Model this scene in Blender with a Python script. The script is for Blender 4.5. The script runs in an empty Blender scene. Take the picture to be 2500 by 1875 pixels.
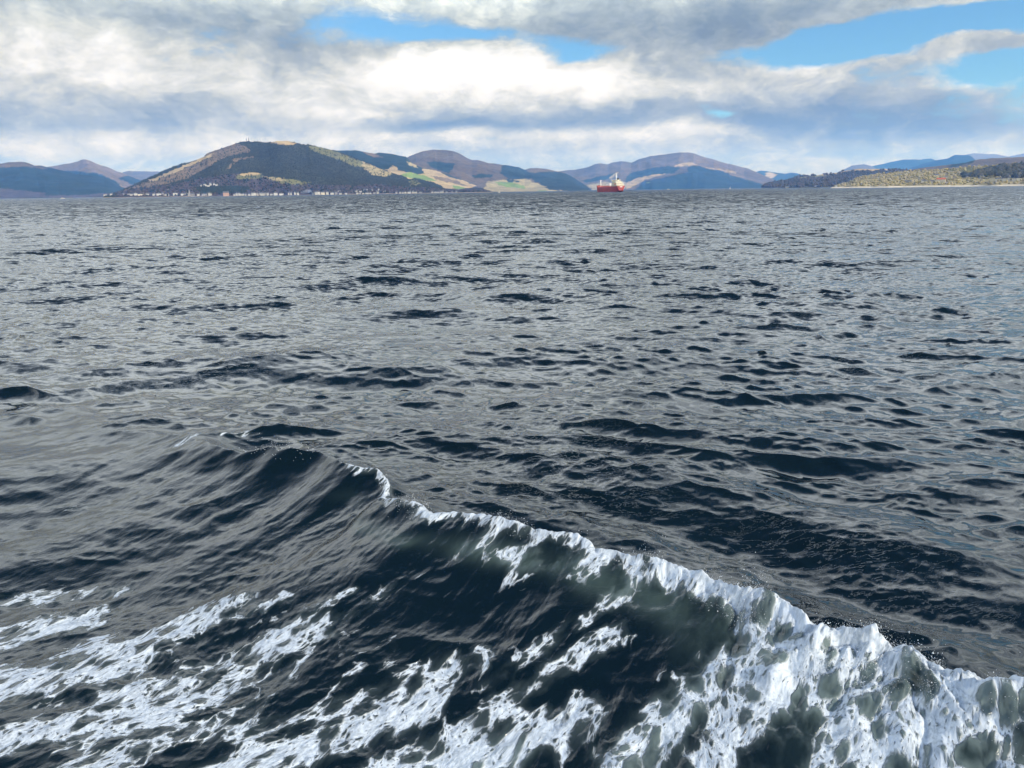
import bpy, math, random
import numpy as np
from mathutils import Matrix, Vector

# ------------------------------------------------------------------ camera, sky, sun, exposure
scene = bpy.context.scene
C = scene.collection
F, CX, CY = 1750.0, 1250.0, 937.5          # focal length and centre of the photograph in its own pixels
EYE = 4.5
PITCH = math.atan(471.5 / F)
ROLL = math.radians(0.78)
_f = np.array([0, math.cos(PITCH), -math.sin(PITCH)])
_r0 = np.array([1.0, 0, 0]); _u0 = np.array([0, math.sin(PITCH), math.cos(PITCH)])
_u = _u0 * math.cos(ROLL) + _r0 * math.sin(ROLL)
_r = _r0 * math.cos(ROLL) - _u0 * math.sin(ROLL)

def ray(px, py):
    px = np.asarray(px, float); py = np.asarray(py, float)
    d = _f * F + (px - CX)[..., None] * _r - (py - CY)[..., None] * _u
    return d / np.linalg.norm(d, axis=-1, keepdims=True)
def azel(px, py):
    d = ray(px, py)
    return np.arctan2(d[..., 0], d[..., 1]), np.arcsin(d[..., 2])
def ground(px, py, z=0.0):
    d = ray(px, py); t = (z - EYE) / d[..., 2]
    return d[..., 0] * t, d[..., 1] * t
def pix(P):
    P = P - np.array([0, 0, EYE])
    w = P @ _f
    return CX + F * (P @ _r) / w, CY - F * (P @ _u) / w

cam_data = bpy.data.cameras.new('camera'); cam = bpy.data.objects.new('camera', cam_data); C.objects.link(cam)
cam_data.sensor_fit = 'HORIZONTAL'; cam_data.sensor_width = 36.0; cam_data.lens = F / 2500 * 36.0
cam_data.clip_start = 0.1; cam_data.clip_end = 80000
cam.matrix_world = Matrix(((_r[0], _u[0], -_f[0], 0), (_r[1], _u[1], -_f[1], 0), (_r[2], _u[2], -_f[2], EYE), (0, 0, 0, 1)))
scene.camera = cam

SUN_ELEV = math.radians(27); SUN_DIR = (0.82, -0.57)     # where the sun stands, seen from the scene
SUN_AZ = math.atan2(SUN_DIR[0], SUN_DIR[1])
sun_data = bpy.data.lights.new('sun', 'SUN'); sun_data.energy = 4.6; sun_data.angle = math.radians(0.6); sun_data.color = (1.0, 0.93, 0.82)
sun = bpy.data.objects.new('sun', sun_data); C.objects.link(sun)
_sv = Vector((SUN_DIR[0] * math.cos(SUN_ELEV), SUN_DIR[1] * math.cos(SUN_ELEV), math.sin(SUN_ELEV)))
sun.rotation_euler = _sv.to_track_quat('Z', 'Y').to_euler()

scene.view_settings.view_transform = 'Standard'; scene.view_settings.look = 'None'
scene.view_settings.exposure = 0.0; scene.view_settings.gamma = 1.0; scene.view_settings.use_curve_mapping = False
scene.cycles.max_bounces = 6; scene.cycles.diffuse_bounces = 2; scene.cycles.glossy_bounces = 3
scene.cycles.volume_bounces = 1; scene.cycles.transmission_bounces = 3
scene.cycles.caustics_reflective = False; scene.cycles.caustics_refractive = False

# ------------------------------------------------------------------ node expression helper
class X:
    """wraps a float socket so that shader maths reads like arithmetic"""
    def __init__(s, nt, sock): s.nt, s.s = nt, sock
    def _op(s, op, *a, clamp=False):
        n = s.nt.nodes.new('ShaderNodeMath'); n.operation = op; n.use_clamp = clamp
        for i, v in enumerate(a):
            if isinstance(v, X): s.nt.links.new(v.s, n.inputs[i])
            else: n.inputs[i].default_value = float(v)
        return X(s.nt, n.outputs[0])
    def __add__(s, o): return s._op('ADD', s, o)
    __radd__ = __add__
    def __sub__(s, o): return s._op('SUBTRACT', s, o)
    def __rsub__(s, o): return s._op('SUBTRACT', o, s)
    def __mul__(s, o): return s._op('MULTIPLY', s, o)
    __rmul__ = __mul__
    def __truediv__(s, o): return s._op('DIVIDE', s, o)
    def clamp(s): return s._op('ADD', s, 0.0, clamp=True)
    def maxi(s, o): return s._op('MAXIMUM', s, o)
    def mini(s, o): return s._op('MINIMUM', s, o)
    def power(s, o): return s._op('POWER', s, o)
    def step(s, a, b, lo=0.0, hi=1.0):
        n = s.nt.nodes.new('ShaderNodeMapRange'); n.interpolation_type = 'SMOOTHSTEP'
        s.nt.links.new(s.s, n.inputs[0])
        for i, v in zip((1, 2, 3, 4), (a, b, lo, hi)):
            if isinstance(v, X): s.nt.links.new(v.s, n.inputs[i])
            else: n.inputs[i].default_value = v
        return X(s.nt, n.outputs[0])
def node(nt, t, **kw):
    n = nt.nodes.new(t)
    for k, v in kw.items(): setattr(n, k, v)
    return n
def comb(nt, x, y, z):
    n = nt.nodes.new('ShaderNodeCombineXYZ')
    for i, v in enumerate((x, y, z)):
        if isinstance(v, X): nt.links.new(v.s, n.inputs[i])
        else: n.inputs[i].default_value = v
    return n.outputs[0]
def vmath(nt, op, *a):
    n = nt.nodes.new('ShaderNodeVectorMath'); n.operation = op
    for i, v in enumerate(a):
        if isinstance(v, (tuple, list)): n.inputs[i].default_value = v
        elif isinstance(v, (int, float)): n.inputs['Scale'].default_value = v
        else: nt.links.new(v, n.inputs[i])
    return n.outputs['Value'] if op in ('DOT_PRODUCT', 'LENGTH') else n.outputs['Vector']
def noise(nt, vec, scale, detail=3, rough=0.5, color=False, dist=0.0, dims='3D'):
    n = nt.nodes.new('ShaderNodeTexNoise'); n.noise_dimensions = dims
    if vec is not None: nt.links.new(vec, n.inputs['Vector'])
    n.inputs['Scale'].default_value = scale; n.inputs['Detail'].default_value = detail
    n.inputs['Roughness'].default_value = rough; n.inputs['Distortion'].default_value = dist
    return n.outputs['Color'] if color else X(nt, n.outputs[0])
def ramp(nt, fac, stops, mode='LINEAR'):
    n = nt.nodes.new('ShaderNodeValToRGB'); n.color_ramp.interpolation = mode
    e = n.color_ramp.elements
    while len(e) < len(stops): e.new(0.5)
    for el, (p, c) in zip(e, stops): el.position = p; el.color = (*c, 1)
    nt.links.new(fac.s, n.inputs[0])
    return n.outputs[0]
def mixc(nt, fac, a, b, mode='MIX'):
    n = nt.nodes.new('ShaderNodeMix'); n.data_type = 'RGBA'; n.blend_type = mode
    if isinstance(fac, X): nt.links.new(fac.s, n.inputs[0])
    else: n.inputs[0].default_value = fac
    for i, v in ((6, a), (7, b)):
        if isinstance(v, tuple): n.inputs[i].default_value = (*v, 1)
        else: nt.links.new(v, n.inputs[i])
    return n.outputs[2]

# ------------------------------------------------------------------ world: blue sky with broken cloud
def build_world():
    w = bpy.data.worlds.new('World'); scene.world = w; w.use_nodes = True
    nt = w.node_tree; nt.nodes.clear()
    out = node(nt, 'ShaderNodeOutputWorld'); bg = node(nt, 'ShaderNodeBackground')
    sky = node(nt, 'ShaderNodeTexSky', sky_type='NISHITA', sun_disc=False, sun_elevation=SUN_ELEV, sun_rotation=SUN_AZ)
    sky.air_density = 1.0; sky.dust_density = 0.3; sky.ozone_density = 2.0
    tc = node(nt, 'ShaderNodeTexCoord'); sp = node(nt, 'ShaderNodeSeparateXYZ')
    nt.links.new(tc.outputs['Generated'], sp.inputs[0])
    x, y, z = (X(nt, sp.outputs[i]) for i in range(3))
    az = x._op('ARCTAN2', x, y); el = z._op('ARCSINE', z)
    flat = comb(nt, az, el * 2.6, 0.0)
    wz = noise(nt, flat, 5.5, 6, 0.55, color=True)
    wv = vmath(nt, 'MULTIPLY_ADD', wz, (0.20, 0.062, 0.0), (-0.10, -0.031, 0.0))
    p = vmath(nt, 'ADD', comb(nt, az, el, 0.0), wv)
    def field(items, acc):
        for (px, py, rx, ry, a) in items:
            a0, e0 = azel(px, py)
            ix, iy = F / rx, F / ry
            q = vmath(nt, 'MULTIPLY_ADD', p, (ix, iy, 0.0), (-a0 * ix, -e0 * iy, 0.0))
            d = X(nt, vmath(nt, 'DOT_PRODUCT', q, q))
            g = d._op('POWER', 0.3679, d)
            acc = acc._op('MULTIPLY_ADD', g, a, acc)
        return acc
    n1 = noise(nt, flat, 3.2, 7, 0.56)
    n2 = noise(nt, comb(nt, az, el * 1.9, 0.0), 9.0, 7, 0.62)
    n3 = noise(nt, vmath(nt, 'ADD', comb(nt, az, el * 1.4, 0.0), vmath(nt, 'SCALE', wz, 0.16)), 26.0, 6, 0.62)
    band = noise(nt, comb(nt, az * 1.0, el * 9.0, 3.0), 3.0, 5, 0.55)       # flat layers seen edge-on towards the horizon
    high = el.step(0.16, 0.40)                                              # cloud brightened higher up, giving the sea more to mirror
    cover = field([
        (1180, 75, 220, 36, -0.78), (1400, 110, 120, 34, -0.6), (960, 45, 110, 34, -0.30), (1330, 140, 120, 24, -0.4),
        (2120, 85, 240, 34, -0.85), (2400, 60, 240, 40, -0.85), (2420, 160, 150, 26, -0.6), (2050, 110, 140, 22, -0.4),
        (1745, 282, 60, 12, -0.62), (1690, 264, 40, 10, -0.3), (860, 55, 80, 40, -0.3),
        (2430, 118, 170, 26, 0.85), (1700, 30, 420, 50, 0.8), (1150, 190, 280, 55, 0.8), (2330, 5, 300, 22, 0.35),
        (2700, 60, 220, 160, -0.6), (2250, -250, 300, 120, -0.5),
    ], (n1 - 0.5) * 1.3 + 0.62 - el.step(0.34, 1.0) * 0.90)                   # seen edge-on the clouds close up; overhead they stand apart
    bright = field([
        (1110, 165, 220, 42, 0.50), (1050, 205, 250, 45, 0.26), (1390, 195, 140, 42, 0.42), (880, 250, 260, 50, 0.10), (2040, 130, 100, 22, 0.42), (2400, 190, 100, 18, 0.55),
        (120, 85, 220, 40, 0.24), (420, 190, 330, 60, 0.22), (60, 150, 260, 50, 0.10), (640, 45, 330, 50, -0.17), (150, 5, 300, 26, -0.14),
        (1480, 60, 380, 50, -0.27), (1880, 30, 320, 45, -0.22), (2440, 118, 120, 22, -0.12), (1620, 180, 200, 50, 0.02), (1950, 205, 320, 40, 0.10),
        (300, 300, 560, 26, -0.12), (1150, 312, 420, 22, -0.36), (1500, 275, 240, 22, -0.20), (1960, 285, 260, 34, -0.48), (2300, 312, 330, 24, -0.26), (60, 235, 250, 18, -0.08), (500, 262, 350, 16, -0.05),
        (200, 348, 420, 18, 0.20), (860, 300, 120, 22, 0.42), (1000, 340, 420, 18, 0.30), (1650, 325, 200, 20, 0.40), (1500, 372, 300, 12, 0.10), (2150, 385, 420, 12, 0.12), (720, 140, 130, 50, -0.16),
        (260, 385, 420, 14, -0.06), (1900, 372, 340, 16, -0.10),
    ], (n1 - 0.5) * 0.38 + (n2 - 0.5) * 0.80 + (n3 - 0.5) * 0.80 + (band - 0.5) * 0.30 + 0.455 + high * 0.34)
    ccol = ramp(nt, bright, [(0.0, (0.19, 0.225, 0.235)), (0.20, (0.29, 0.32, 0.305)), (0.40, (0.435, 0.46, 0.415)), (0.60, (0.69, 0.69, 0.605)),
                             (0.82, (0.96, 0.95, 0.92)), (1.0, (1.12, 1.12, 1.12))])
    up = el.step(0.15, 0.38)                                                # gain on clouds above the view, added to brighten the water's reflections
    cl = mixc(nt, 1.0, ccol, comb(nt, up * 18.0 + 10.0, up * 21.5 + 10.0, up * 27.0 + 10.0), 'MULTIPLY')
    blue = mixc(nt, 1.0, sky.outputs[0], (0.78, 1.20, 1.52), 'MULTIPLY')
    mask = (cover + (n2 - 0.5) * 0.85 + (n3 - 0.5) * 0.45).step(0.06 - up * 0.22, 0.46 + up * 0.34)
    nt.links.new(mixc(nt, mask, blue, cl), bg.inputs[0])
    bg.inputs[1].default_value = 0.1
    w.cycles.sampling_method = 'NONE'
    nt.links.new(bg.outputs[0], out.inputs[0])
build_world()

# ------------------------------------------------------------------ mesh and material helpers
rng = np.random.default_rng(7); random.seed(7)
def tag(o, label=None, cat=None, group=None, kind=None):
    for k, v in (('label', label), ('category', cat), ('group', group), ('kind', kind)):
        if v: o[k] = v
    return o
def mesh_np(name, V, Q, smooth=True):
    me = bpy.data.meshes.new(name); n = len(Q); k = Q.shape[1]
    me.vertices.add(len(V)); me.vertices.foreach_set('co', np.ascontiguousarray(V, np.float32).ravel())
    me.loops.add(n * k); me.loops.foreach_set('vertex_index', np.ascontiguousarray(Q, np.int32).ravel())
    me.polygons.add(n); me.polygons.foreach_set('loop_start', np.arange(0, n * k, k, dtype=np.int32))
    me.polygons.foreach_set('use_smooth', np.full(n, smooth))
    me.update(calc_edges=True); return me
def attr(me, name, data, typ='FLOAT'):
    a = me.attributes.new(name, typ, 'POINT')
    a.data.foreach_set('vector' if typ == 'FLOAT_VECTOR' else 'color' if typ == 'FLOAT_COLOR' else 'value', np.ascontiguousarray(data, np.float32).ravel())
def link(name, me, mat=None, parent=None):
    o = bpy.data.objects.new(name, me); C.objects.link(o)
    if mat: me.materials.append(mat)
    if parent: o.parent = parent
    return o
def empty(name, loc=(0, 0, 0), rz=0.0):
    o = bpy.data.objects.new(name, None); C.objects.link(o); o.location = loc; o.rotation_euler = (0, 0, rz); return o
def grid_quads(nr, nc):
    i = np.arange(nr * nc).reshape(nr, nc)
    return np.stack([i[:-1, :-1], i[:-1, 1:], i[1:, 1:], i[1:, :-1]], -1).reshape(-1, 4)
_perm = rng.random((256, 256)).astype(np.float32)
def vnoise(x, y, seed=0):
    x = np.asarray(x, np.float64) + seed * 37.17; y = np.asarray(y, np.float64) + seed * 91.7
    xi = np.floor(x).astype(np.int64); yi = np.floor(y).astype(np.int64)
    fx = x - xi; fy = y - yi
    fx = fx * fx * fx * (fx * (fx * 6 - 15) + 10); fy = fy * fy * fy * (fy * (fy * 6 - 15) + 10)
    a, b, c, d = xi & 255, (xi + 1) & 255, yi & 255, (yi + 1) & 255
    return ((_perm[a, c] * (1 - fx) + _perm[b, c] * fx) * (1 - fy) + (_perm[a, d] * (1 - fx) + _perm[b, d] * fx) * fy) * 2 - 1
def fbm(x, y, octs=4, seed=0, gain=0.5):
    s = 0; a = 1.0
    for o in range(octs):
        s = s + a * vnoise(x * 2 ** o, y * 2 ** o, seed + o * 3); a *= gain
    return s
def sstep(a, b, x):
    t = np.clip((x - a) / (b - a), 0, 1); return t * t * (3 - 2 * t)
def material(name):
    m = bpy.data.materials.new(name); m.use_nodes = True
    return m, m.node_tree, m.node_tree.nodes['Principled BSDF']
def plain(name, col, rough=0.6, vary=0.25, scale=0.5, metallic=0.0):
    m, nt, b = material(name)
    tc = node(nt, 'ShaderNodeTexCoord')
    n = noise(nt, tc.outputs['Object'], scale, 4, 0.6)
    f = n.step(0.3, 0.7)
    lo = tuple(c * (1 - vary) for c in col); hi = tuple(min(1, c * (1 + vary * 0.5)) for c in col)
    nt.links.new(mixc(nt, f, lo, hi), b.inputs['Base Color'])
    b.inputs['Roughness'].default_value = rough; b.inputs['Metallic'].default_value = metallic
    return m

# ------------------------------------------------------------------ the sea
def ocean_bands(x, y, spacing, calm_small, calm_large):
    """wind waves as a stack of band-limited random wave tiles, each faded where the mesh is too coarse for it"""
    n = x.size
    Z = np.zeros(n); DX = np.zeros(n); DY = np.zeros(n); lost = np.zeros((n, 3))
    edges = [0.085, 0.17, 0.34, 0.68, 1.36, 2.7, 5.4, 10.8, 21.6]
    slope = [0.085, 0.110, 0.125, 0.118, 0.095, 0.070, 0.045, 0.018]
    wind0 = math.radians(-97)
    N = 256
    for b in range(8):
        lo, hi = edges[b], edges[b + 1]; L = hi * 7.3
        w = 1 - sstep(0.45, 1.10, spacing / ((lo + hi) * 0.5))
        lost[:, 0 if b < 2 else 1 if b < 4 else 2] += (1 - w ** 2) * slope[b] ** 2
        idx = np.nonzero(w > 0.002)[0]
        if idx.size == 0: continue
        r = np.random.default_rng(100 + b)
        k1 = 2 * np.pi * np.fft.fftfreq(N, L / N); kx, ky = np.meshgrid(k1, k1, indexing='ij')
        k = np.hypot(kx, ky); k[0, 0] = 1e-6
        band = ((k > 2 * np.pi / hi) & (k < 2 * np.pi / lo)).astype(float)
        th = np.arctan2(ky, kx) - wind0 - (r.random() - 0.5) * 0.5
        spread = np.abs(np.cos(th * 0.5)) ** (14 if b >= 4 else 10 if b >= 3 else 6) + 0.04
        A = band * spread * k ** -2.0
        H = A * (r.normal(size=(N, N)) + 1j * r.normal(size=(N, N)))
        h = np.fft.ifft2(H); hr = h.real
        gx = np.fft.ifft2(1j * kx * H).real; gy = np.fft.ifft2(1j * ky * H).real
        sc = slope[b] / math.sqrt((gx ** 2 + gy ** 2).mean())
        dx = np.fft.ifft2(1j * kx / k * H).real; dy = np.fft.ifft2(1j * ky / k * H).real
        T = np.stack([hr, dx, dy], -1) * sc
        a = r.random() * 0.6 - 0.3                                         # turn each tile a little so that repeats never line up
        xx = (x[idx] * math.cos(a) - y[idx] * math.sin(a)) / L * N + r.random() * 99
        yy = (x[idx] * math.sin(a) + y[idx] * math.cos(a)) / L * N + r.random() * 99
        i0 = np.floor(xx).astype(np.int64); j0 = np.floor(yy).astype(np.int64)
        fx = xx - i0; fy = yy - j0
        def bs(t): return ((1 - t) ** 3 / 6, (3 * t ** 3 - 6 * t ** 2 + 4) / 6, (-3 * t ** 3 + 3 * t ** 2 + 3 * t + 1) / 6, t ** 3 / 6)
        wx, wy = bs(fx), bs(fy)
        acc = np.zeros((idx.size, 3))
        for p in range(4):
            ii = (i0 + p - 1) % N
            for q in range(4):
                acc += (wx[p] * wy[q])[:, None] * T[ii, (j0 + q - 1) % N]
        g = 1.0
        if b < 6:                                                          # rougher and smoother patches, as wind and wave groups leave them
            g0 = sstep(-0.75, 0.95, vnoise(x[idx] / (hi * 2.6), y[idx] / (hi * 1.7), b) + 0.35 * vnoise(x[idx] / (hi * 12), y[idx] / (hi * 9), b + 40))
            g = 0.62 + 0.85 * g0 ** 1.3
        gust = 0.72 + 0.50 * sstep(-0.5, 0.6, vnoise(x[idx] / 17, y[idx] / 26, 90) + 0.5 * vnoise(x[idx] / 60, y[idx] / 90, 91)) if b < 5 else 1.0
        ww = w[idx] * g * gust * (calm_small if b < 3 else calm_large)[idx]
        Z[idx] += acc[:, 0] * ww
        ca, sa = math.cos(-a), math.sin(-a)
        DX[idx] += (acc[:, 1] * ca - acc[:, 2] * sa) * ww; DY[idx] += (acc[:, 1] * sa + acc[:, 2] * ca) * ww
    return Z, DX, DY, lost

ES = np.array([-0.81, 0.586]); ES /= np.linalg.norm(ES); EN = np.array([-ES[1] * -1, -ES[0] * 1.0]); EN = np.array([ES[1], -ES[0]])
ORG = np.array([1.7, 6.87])
def wake_frame(x, y):
    s = (x - ORG[0]) * ES[0] + (y - ORG[1]) * ES[1]; n = (x - ORG[0]) * EN[0] + (y - ORG[1]) * EN[1]
    c = np.interp(s, [-9, -3.1, 0, 2, 3.4, 4.3, 5.0, 6.0, 7.6, 9.5, 14], [-1.3, -0.42, 0.0, -0.22, -0.44, -0.30, 0.03, -0.05, -0.26, -0.1, -0.4])
    return s, n - c
def bow_wave(x, y):
    s, n = wake_frame(x, y)
    wob = 0.16 * vnoise(s * 1.3, n * 0.4, 5) + 0.08 * vnoise(s * 3.1, n * 0.7, 6)
    n = n + wob * sstep(-6, 2, s)
    A = np.interp(s, [-10, -6, -3, 0, 2.2, 3.6, 4.4, 5.2, 6.6, 7.6, 8.6, 10, 13, 17], [0.46, 0.54, 0.56, 0.54, 0.56, 0.50, 0.32, 0.50, 0.48, 0.28, 0.34, 0.18, 0.06, 0.0])
    w1 = np.interp(s, [-6, -2, 3, 6, 10], [1.35, 1.25, 0.85, 0.50, 0.5])
    near = np.exp(np.minimum(n, 0) / w1) * 1.06 - 0.06
    near = near - 0.34 * np.exp(-((n + 3.3) / 1.5) ** 2)
    far = np.exp(-(np.maximum(n, 0) / 0.50) ** 1.3)
    f = np.where(n < 0, near, far * 1.0)
    z = A * f
    right = 1 - sstep(-0.5, 5.0, s)
    env = sstep(0.3, 1.3, n) * np.exp(-np.maximum(n, 0) / 4.5) * (0.35 + 0.65 * right) * (1 - sstep(7, 12, s))
    z = z + env * 0.17 * np.sin(2 * np.pi * (n - 0.75 + 0.35 * vnoise(s * 0.35, n * 0.3, 9)) / (1.9 + 0.10 * np.maximum(n, 0))) * (0.75 + 0.5 * vnoise(s * 0.5, n * 0.5, 11))
    lean = 0.30 * A * np.clip(f, 0, 1) ** 3
    return s, n, z, lean, A

def build_sea():
    az_in = np.arange(-0.66, 0.6601, 0.00148)
    st = 0.00142 * 1.10 ** np.arange(1, 48); outer = np.cumsum(st); outer = outer[outer < math.pi - 0.66]
    az = np.concatenate([-(0.66 + outer[::-1]), az_in, 0.66 + outer])
    az = np.concatenate([[-math.pi], az, [math.pi]])
    dep = np.arange(0.74, 0.055, -0.00108)
    r1 = EYE / np.tan(dep)
    r2 = r1[-1] * np.exp(np.arange(1, 900) * 0.0085); r2 = r2[r2 < 700]; r3 = r2[-1] * np.exp(np.arange(1, 400) * 0.016); r2 = np.concatenate([r2, r3[r3 < 9000]])
    r = np.concatenate([[0.25, 1.0, 1.8, 2.6, 3.3, 3.9, 4.4], r1, r2, [12000, 17000, 24000]])
    R, A = np.meshgrid(r, az, indexing='ij')
    nr, nc = R.shape
    x = (R * np.sin(A)).ravel(); y = (R * np.cos(A)).ravel()
    dr = np.gradient(r); da = np.gradient(az)
    spacing = np.maximum(dr[:, None] * 0.8 + 0 * da, r[:, None] * da[None, :] * 0.8).ravel()
    near = np.hypot(x, y) < 40
    s = np.full(x.size, 50.0); n = np.full(x.size, 50.0); z = np.zeros(x.size); lean = np.zeros(x.size); Aw = np.zeros(x.size)
    i = np.nonzero(near)[0]
    s[i], n[i], z[i], lean[i], Aw[i] = bow_wave(x[i], y[i])
    # on the drawn-up face and in the wake the wind waves are smoothed away
    wake = (1 - sstep(-1.0, 0.7, n)) * (1 - sstep(9, 15, s)) * near
    face_ = np.exp(-((n + 0.6) / 1.0) ** 2)
    Z, DX, DY, lost = ocean_bands(x, y, spacing, 1 - wake * (0.32 + 0.30 * face_), 1 - wake * (0.76 + 0.12 * face_))
    foam = np.zeros(x.size); aer = np.zeros(x.size); thick = np.zeros(x.size)
    def capsule(p0, p1, w, d, target, zz=0.1, soft=1.0):
        a = np.array(ground(p0[0], p0[1], zz)); b = np.array(ground(p1[0], p1[1], zz))
        ab = b - a; L2 = ab @ ab
        px, py = x[i] - a[0], y[i] - a[1]
        t = np.clip((px * ab[0] + py * ab[1]) / L2, 0, 1)
        dd = np.hypot(px - t * ab[0], py - t * ab[1])
        ww = w / F * math.hypot(*(a * 0.5 + b * 0.5)) * 1.05
        target[i] = np.maximum(target[i], d * np.exp(-(dd / ww) ** 2))
    FO = [((-200, 1680), (300, 1560), 95, 0.95), ((-100, 1520), (180, 1455), 55, 0.9), ((-60, 1420), (280, 1385), 26, 0.62), ((170, 1570), (560, 1440), 48, 0.72),
          ((330, 1510), (690, 1440), 30, 0.55), ((-100, 1800), (470, 1650), 70, 0.88), ((300, 1640), (770, 1500), 66, 0.78), ((60, 1880), (650, 1650), 50, 0.62),
          ((400, 1890), (1050, 1660), 75, 0.85), ((600, 1730), (1180, 1590), 56, 0.62), ((760, 1880), (1420, 1720), 85, 0.95), ((1000, 1800), (1500, 1560), 46, 0.68),
          ((1200, 1650), (1650, 1430), 30, 0.48), ((1500, 1830), (1930, 1570), 70, 0.74), ((1720, 1870), (2010, 1600), 85, 0.9), ((1150, 1390), (1480, 1340), 36, 0.5),
          ((850, 1490), (1110, 1360), 26, 0.42), ((120, 1215), (235, 1205), 13, 0.5), ((440, 1100), (590, 1072), 20, 0.55), ((1900, 1700), (2500, 1700), 130, 0.80),
          ((2100, 1850), (2600, 1830), 130, 0.86), ((700, 1480), (860, 1440), 16, 0.45), ((640, 1460), (690, 1430), 14, 0.8), ((60, 2000), (900, 1900), 90, 0.8), ((1000, 2000), (2500, 2000), 140, 0.85),
          ((1260, 1420), (1700, 1440), 60, 0.42), ((2000, 1640), (2600, 1800), 60, 0.98)]
    for p0, p1, w, d in FO: capsule(p0, p1, w * 1.35, min(d, 0.55 + 0.27 * d), foam)
    web = 0.34 * sstep(-0.4, -2.6, n) * (1 - sstep(3.5, 6.5, s)) * near
    foam = np.maximum(foam, web)
    foam *= 1 - sstep(-0.05, 0.30, n) * (s < 6) * near
    # the breaking crest
    cw = np.interp(s, [-8, -4, -1.5, 0, 2, 4, 5, 5.6], [0.75, 0.62, 0.40, 0.27, 0.18, 0.15, 0.12, 0.05])
    cd = np.interp(s, [-8, 3.8, 4.6, 5.6, 6.5], [1.05, 1.0, 0.9, 0.5, 0.0]) * (0.98 + 0.22 * vnoise(s * 2.3, n * 1.2, 21))
    crest = cd * np.exp(-((n - 0.06) / np.where(n > 0.06, cw * 0.75, cw)) ** 2) * near
    foam = np.maximum(foam, crest)
    thick = crest * np.interp(s, [-6, -1.5, 0.5, 3, 6], [1.0, 0.9, 0.5, 0.3, 0.1])
    aer = np.clip(np.exp(-((n + 0.35) / np.interp(s, [-6, -2, 0, 3, 5], [1.6, 0.9, 0.22, 0.1, 0.1])) ** 2) * (1 - sstep(3.5, 5.5, s)) * near, 0, 1)
    for p0, p1, w in (((1950, 1700), (2550, 1720), 170), ((1560, 1420), (1680, 1440), 60), ((2150, 1850), (2600, 1800), 140), ((1500, 1830), (1800, 1650), 60), ((1000, 1840), (1250, 1780), 60)):
        capsule(p0, p1, w, 0.9, aer)
    # streaks drawn up the face, lumps on thick foam
    k = np.nonzero(near & (n < 1.2))[0]
    st_ = fbm(s[k] * 5.5 + 1.0 * vnoise(s[k] * 1.4, n[k] * 1.4, 31), n[k] * 1.5 + 0.5 * vnoise(s[k] * 2, n[k] * 2, 35), 4, 33, 0.55)
    face = wake[k] * (0.35 + 0.65 * np.exp(-((n[k] + 0.9) / 1.3) ** 2))
    st2 = fbm(s[k] * 15 + 1.4 * vnoise(s[k] * 2, n[k] * 1.2, 36), n[k] * 1.7, 3, 37, 0.55)
    dz = 0.0016 * st2 * wake[k] * np.exp(-((n[k] + 0.8) / 1.0) ** 2) + (0.0035 + 0.0035 * np.exp(-((n[k] + 0.9) / 0.9) ** 2)) * st_ * face + 0.022 * fbm(s[k] * 0.9, n[k] * 0.7, 3, 41) * wake[k]
    fo = np.clip(foam[k], 0, 1)
    dz += fo * 0.022 * (np.abs(fbm(s[k] * 6, n[k] * 4.5, 4, 51)) - 0.3)
    roll = np.clip(aer[k], 0, 1) * fo * (1 - sstep(-1.2, 0.6, s[k]))
    dz += roll * (0.13 * np.abs(fbm(s[k] * 2.1, n[k] * 1.9, 3, 69, 0.5)) - 0.03)
    lump = 1.15 * np.abs(fbm(s[k] * 2.4, n[k] * 2.8, 3, 61, 0.42)) + 0.30 * np.abs(fbm(s[k] * 9.0, n[k] * 9.0, 3, 65, 0.5))
    dz += thick[k] * (0.145 * (lump - 0.25) + 0.045 * fbm(s[k] * 1.5, n[k] * 1.5, 2, 67) + 0.012 * fbm(s[k] * 16, n[k] * 16, 2, 63, 0.6))
    fing = np.abs(vnoise(s[k] * 5.5, n[k] * 0.3, 71))
    dz += thick[k] ** 2 * 0.02 * (fing - 0.25)
    Z2 = Z + z; Z2[k] += dz
    lx = lean * EN[0]; ly = lean * EN[1]
    lx[k] += EN[0] * thick[k] * 0.10 * fbm(s[k] * 2.6, n[k] * 2.6, 3, 81); ly[k] += EN[1] * thick[k] * 0.10 * fbm(s[k] * 2.6, n[k] * 2.6, 3, 81)
    chop = 1.45
    V = np.stack([x + DX * chop + lx, y + DY * chop + ly, Z2], -1)
    quads = grid_quads(nr, nc)[:, ::-1]
    me = mesh_np('sea', V, quads)
    attr(me, 'foam', foam); attr(me, 'aer', aer)
    attr(me, 'wake', np.stack([s, n, wake], -1), 'FLOAT_VECTOR')
    attr(me, 'lost', np.sqrt(lost), 'FLOAT_VECTOR')
    me.materials.append(sea_material(False)); me.materials.append(sea_material(True))
    vm = (wake > 0.001) | (foam > 0.03)
    me.polygons.foreach_set('material_index', vm[quads].any(1).astype(np.int32))
    o = link('sea', me); tag(o, 'choppy dark blue-grey sea with a foaming bow wave', 'sea', kind='structure')
    return V, s, n, foam, crest

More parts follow.
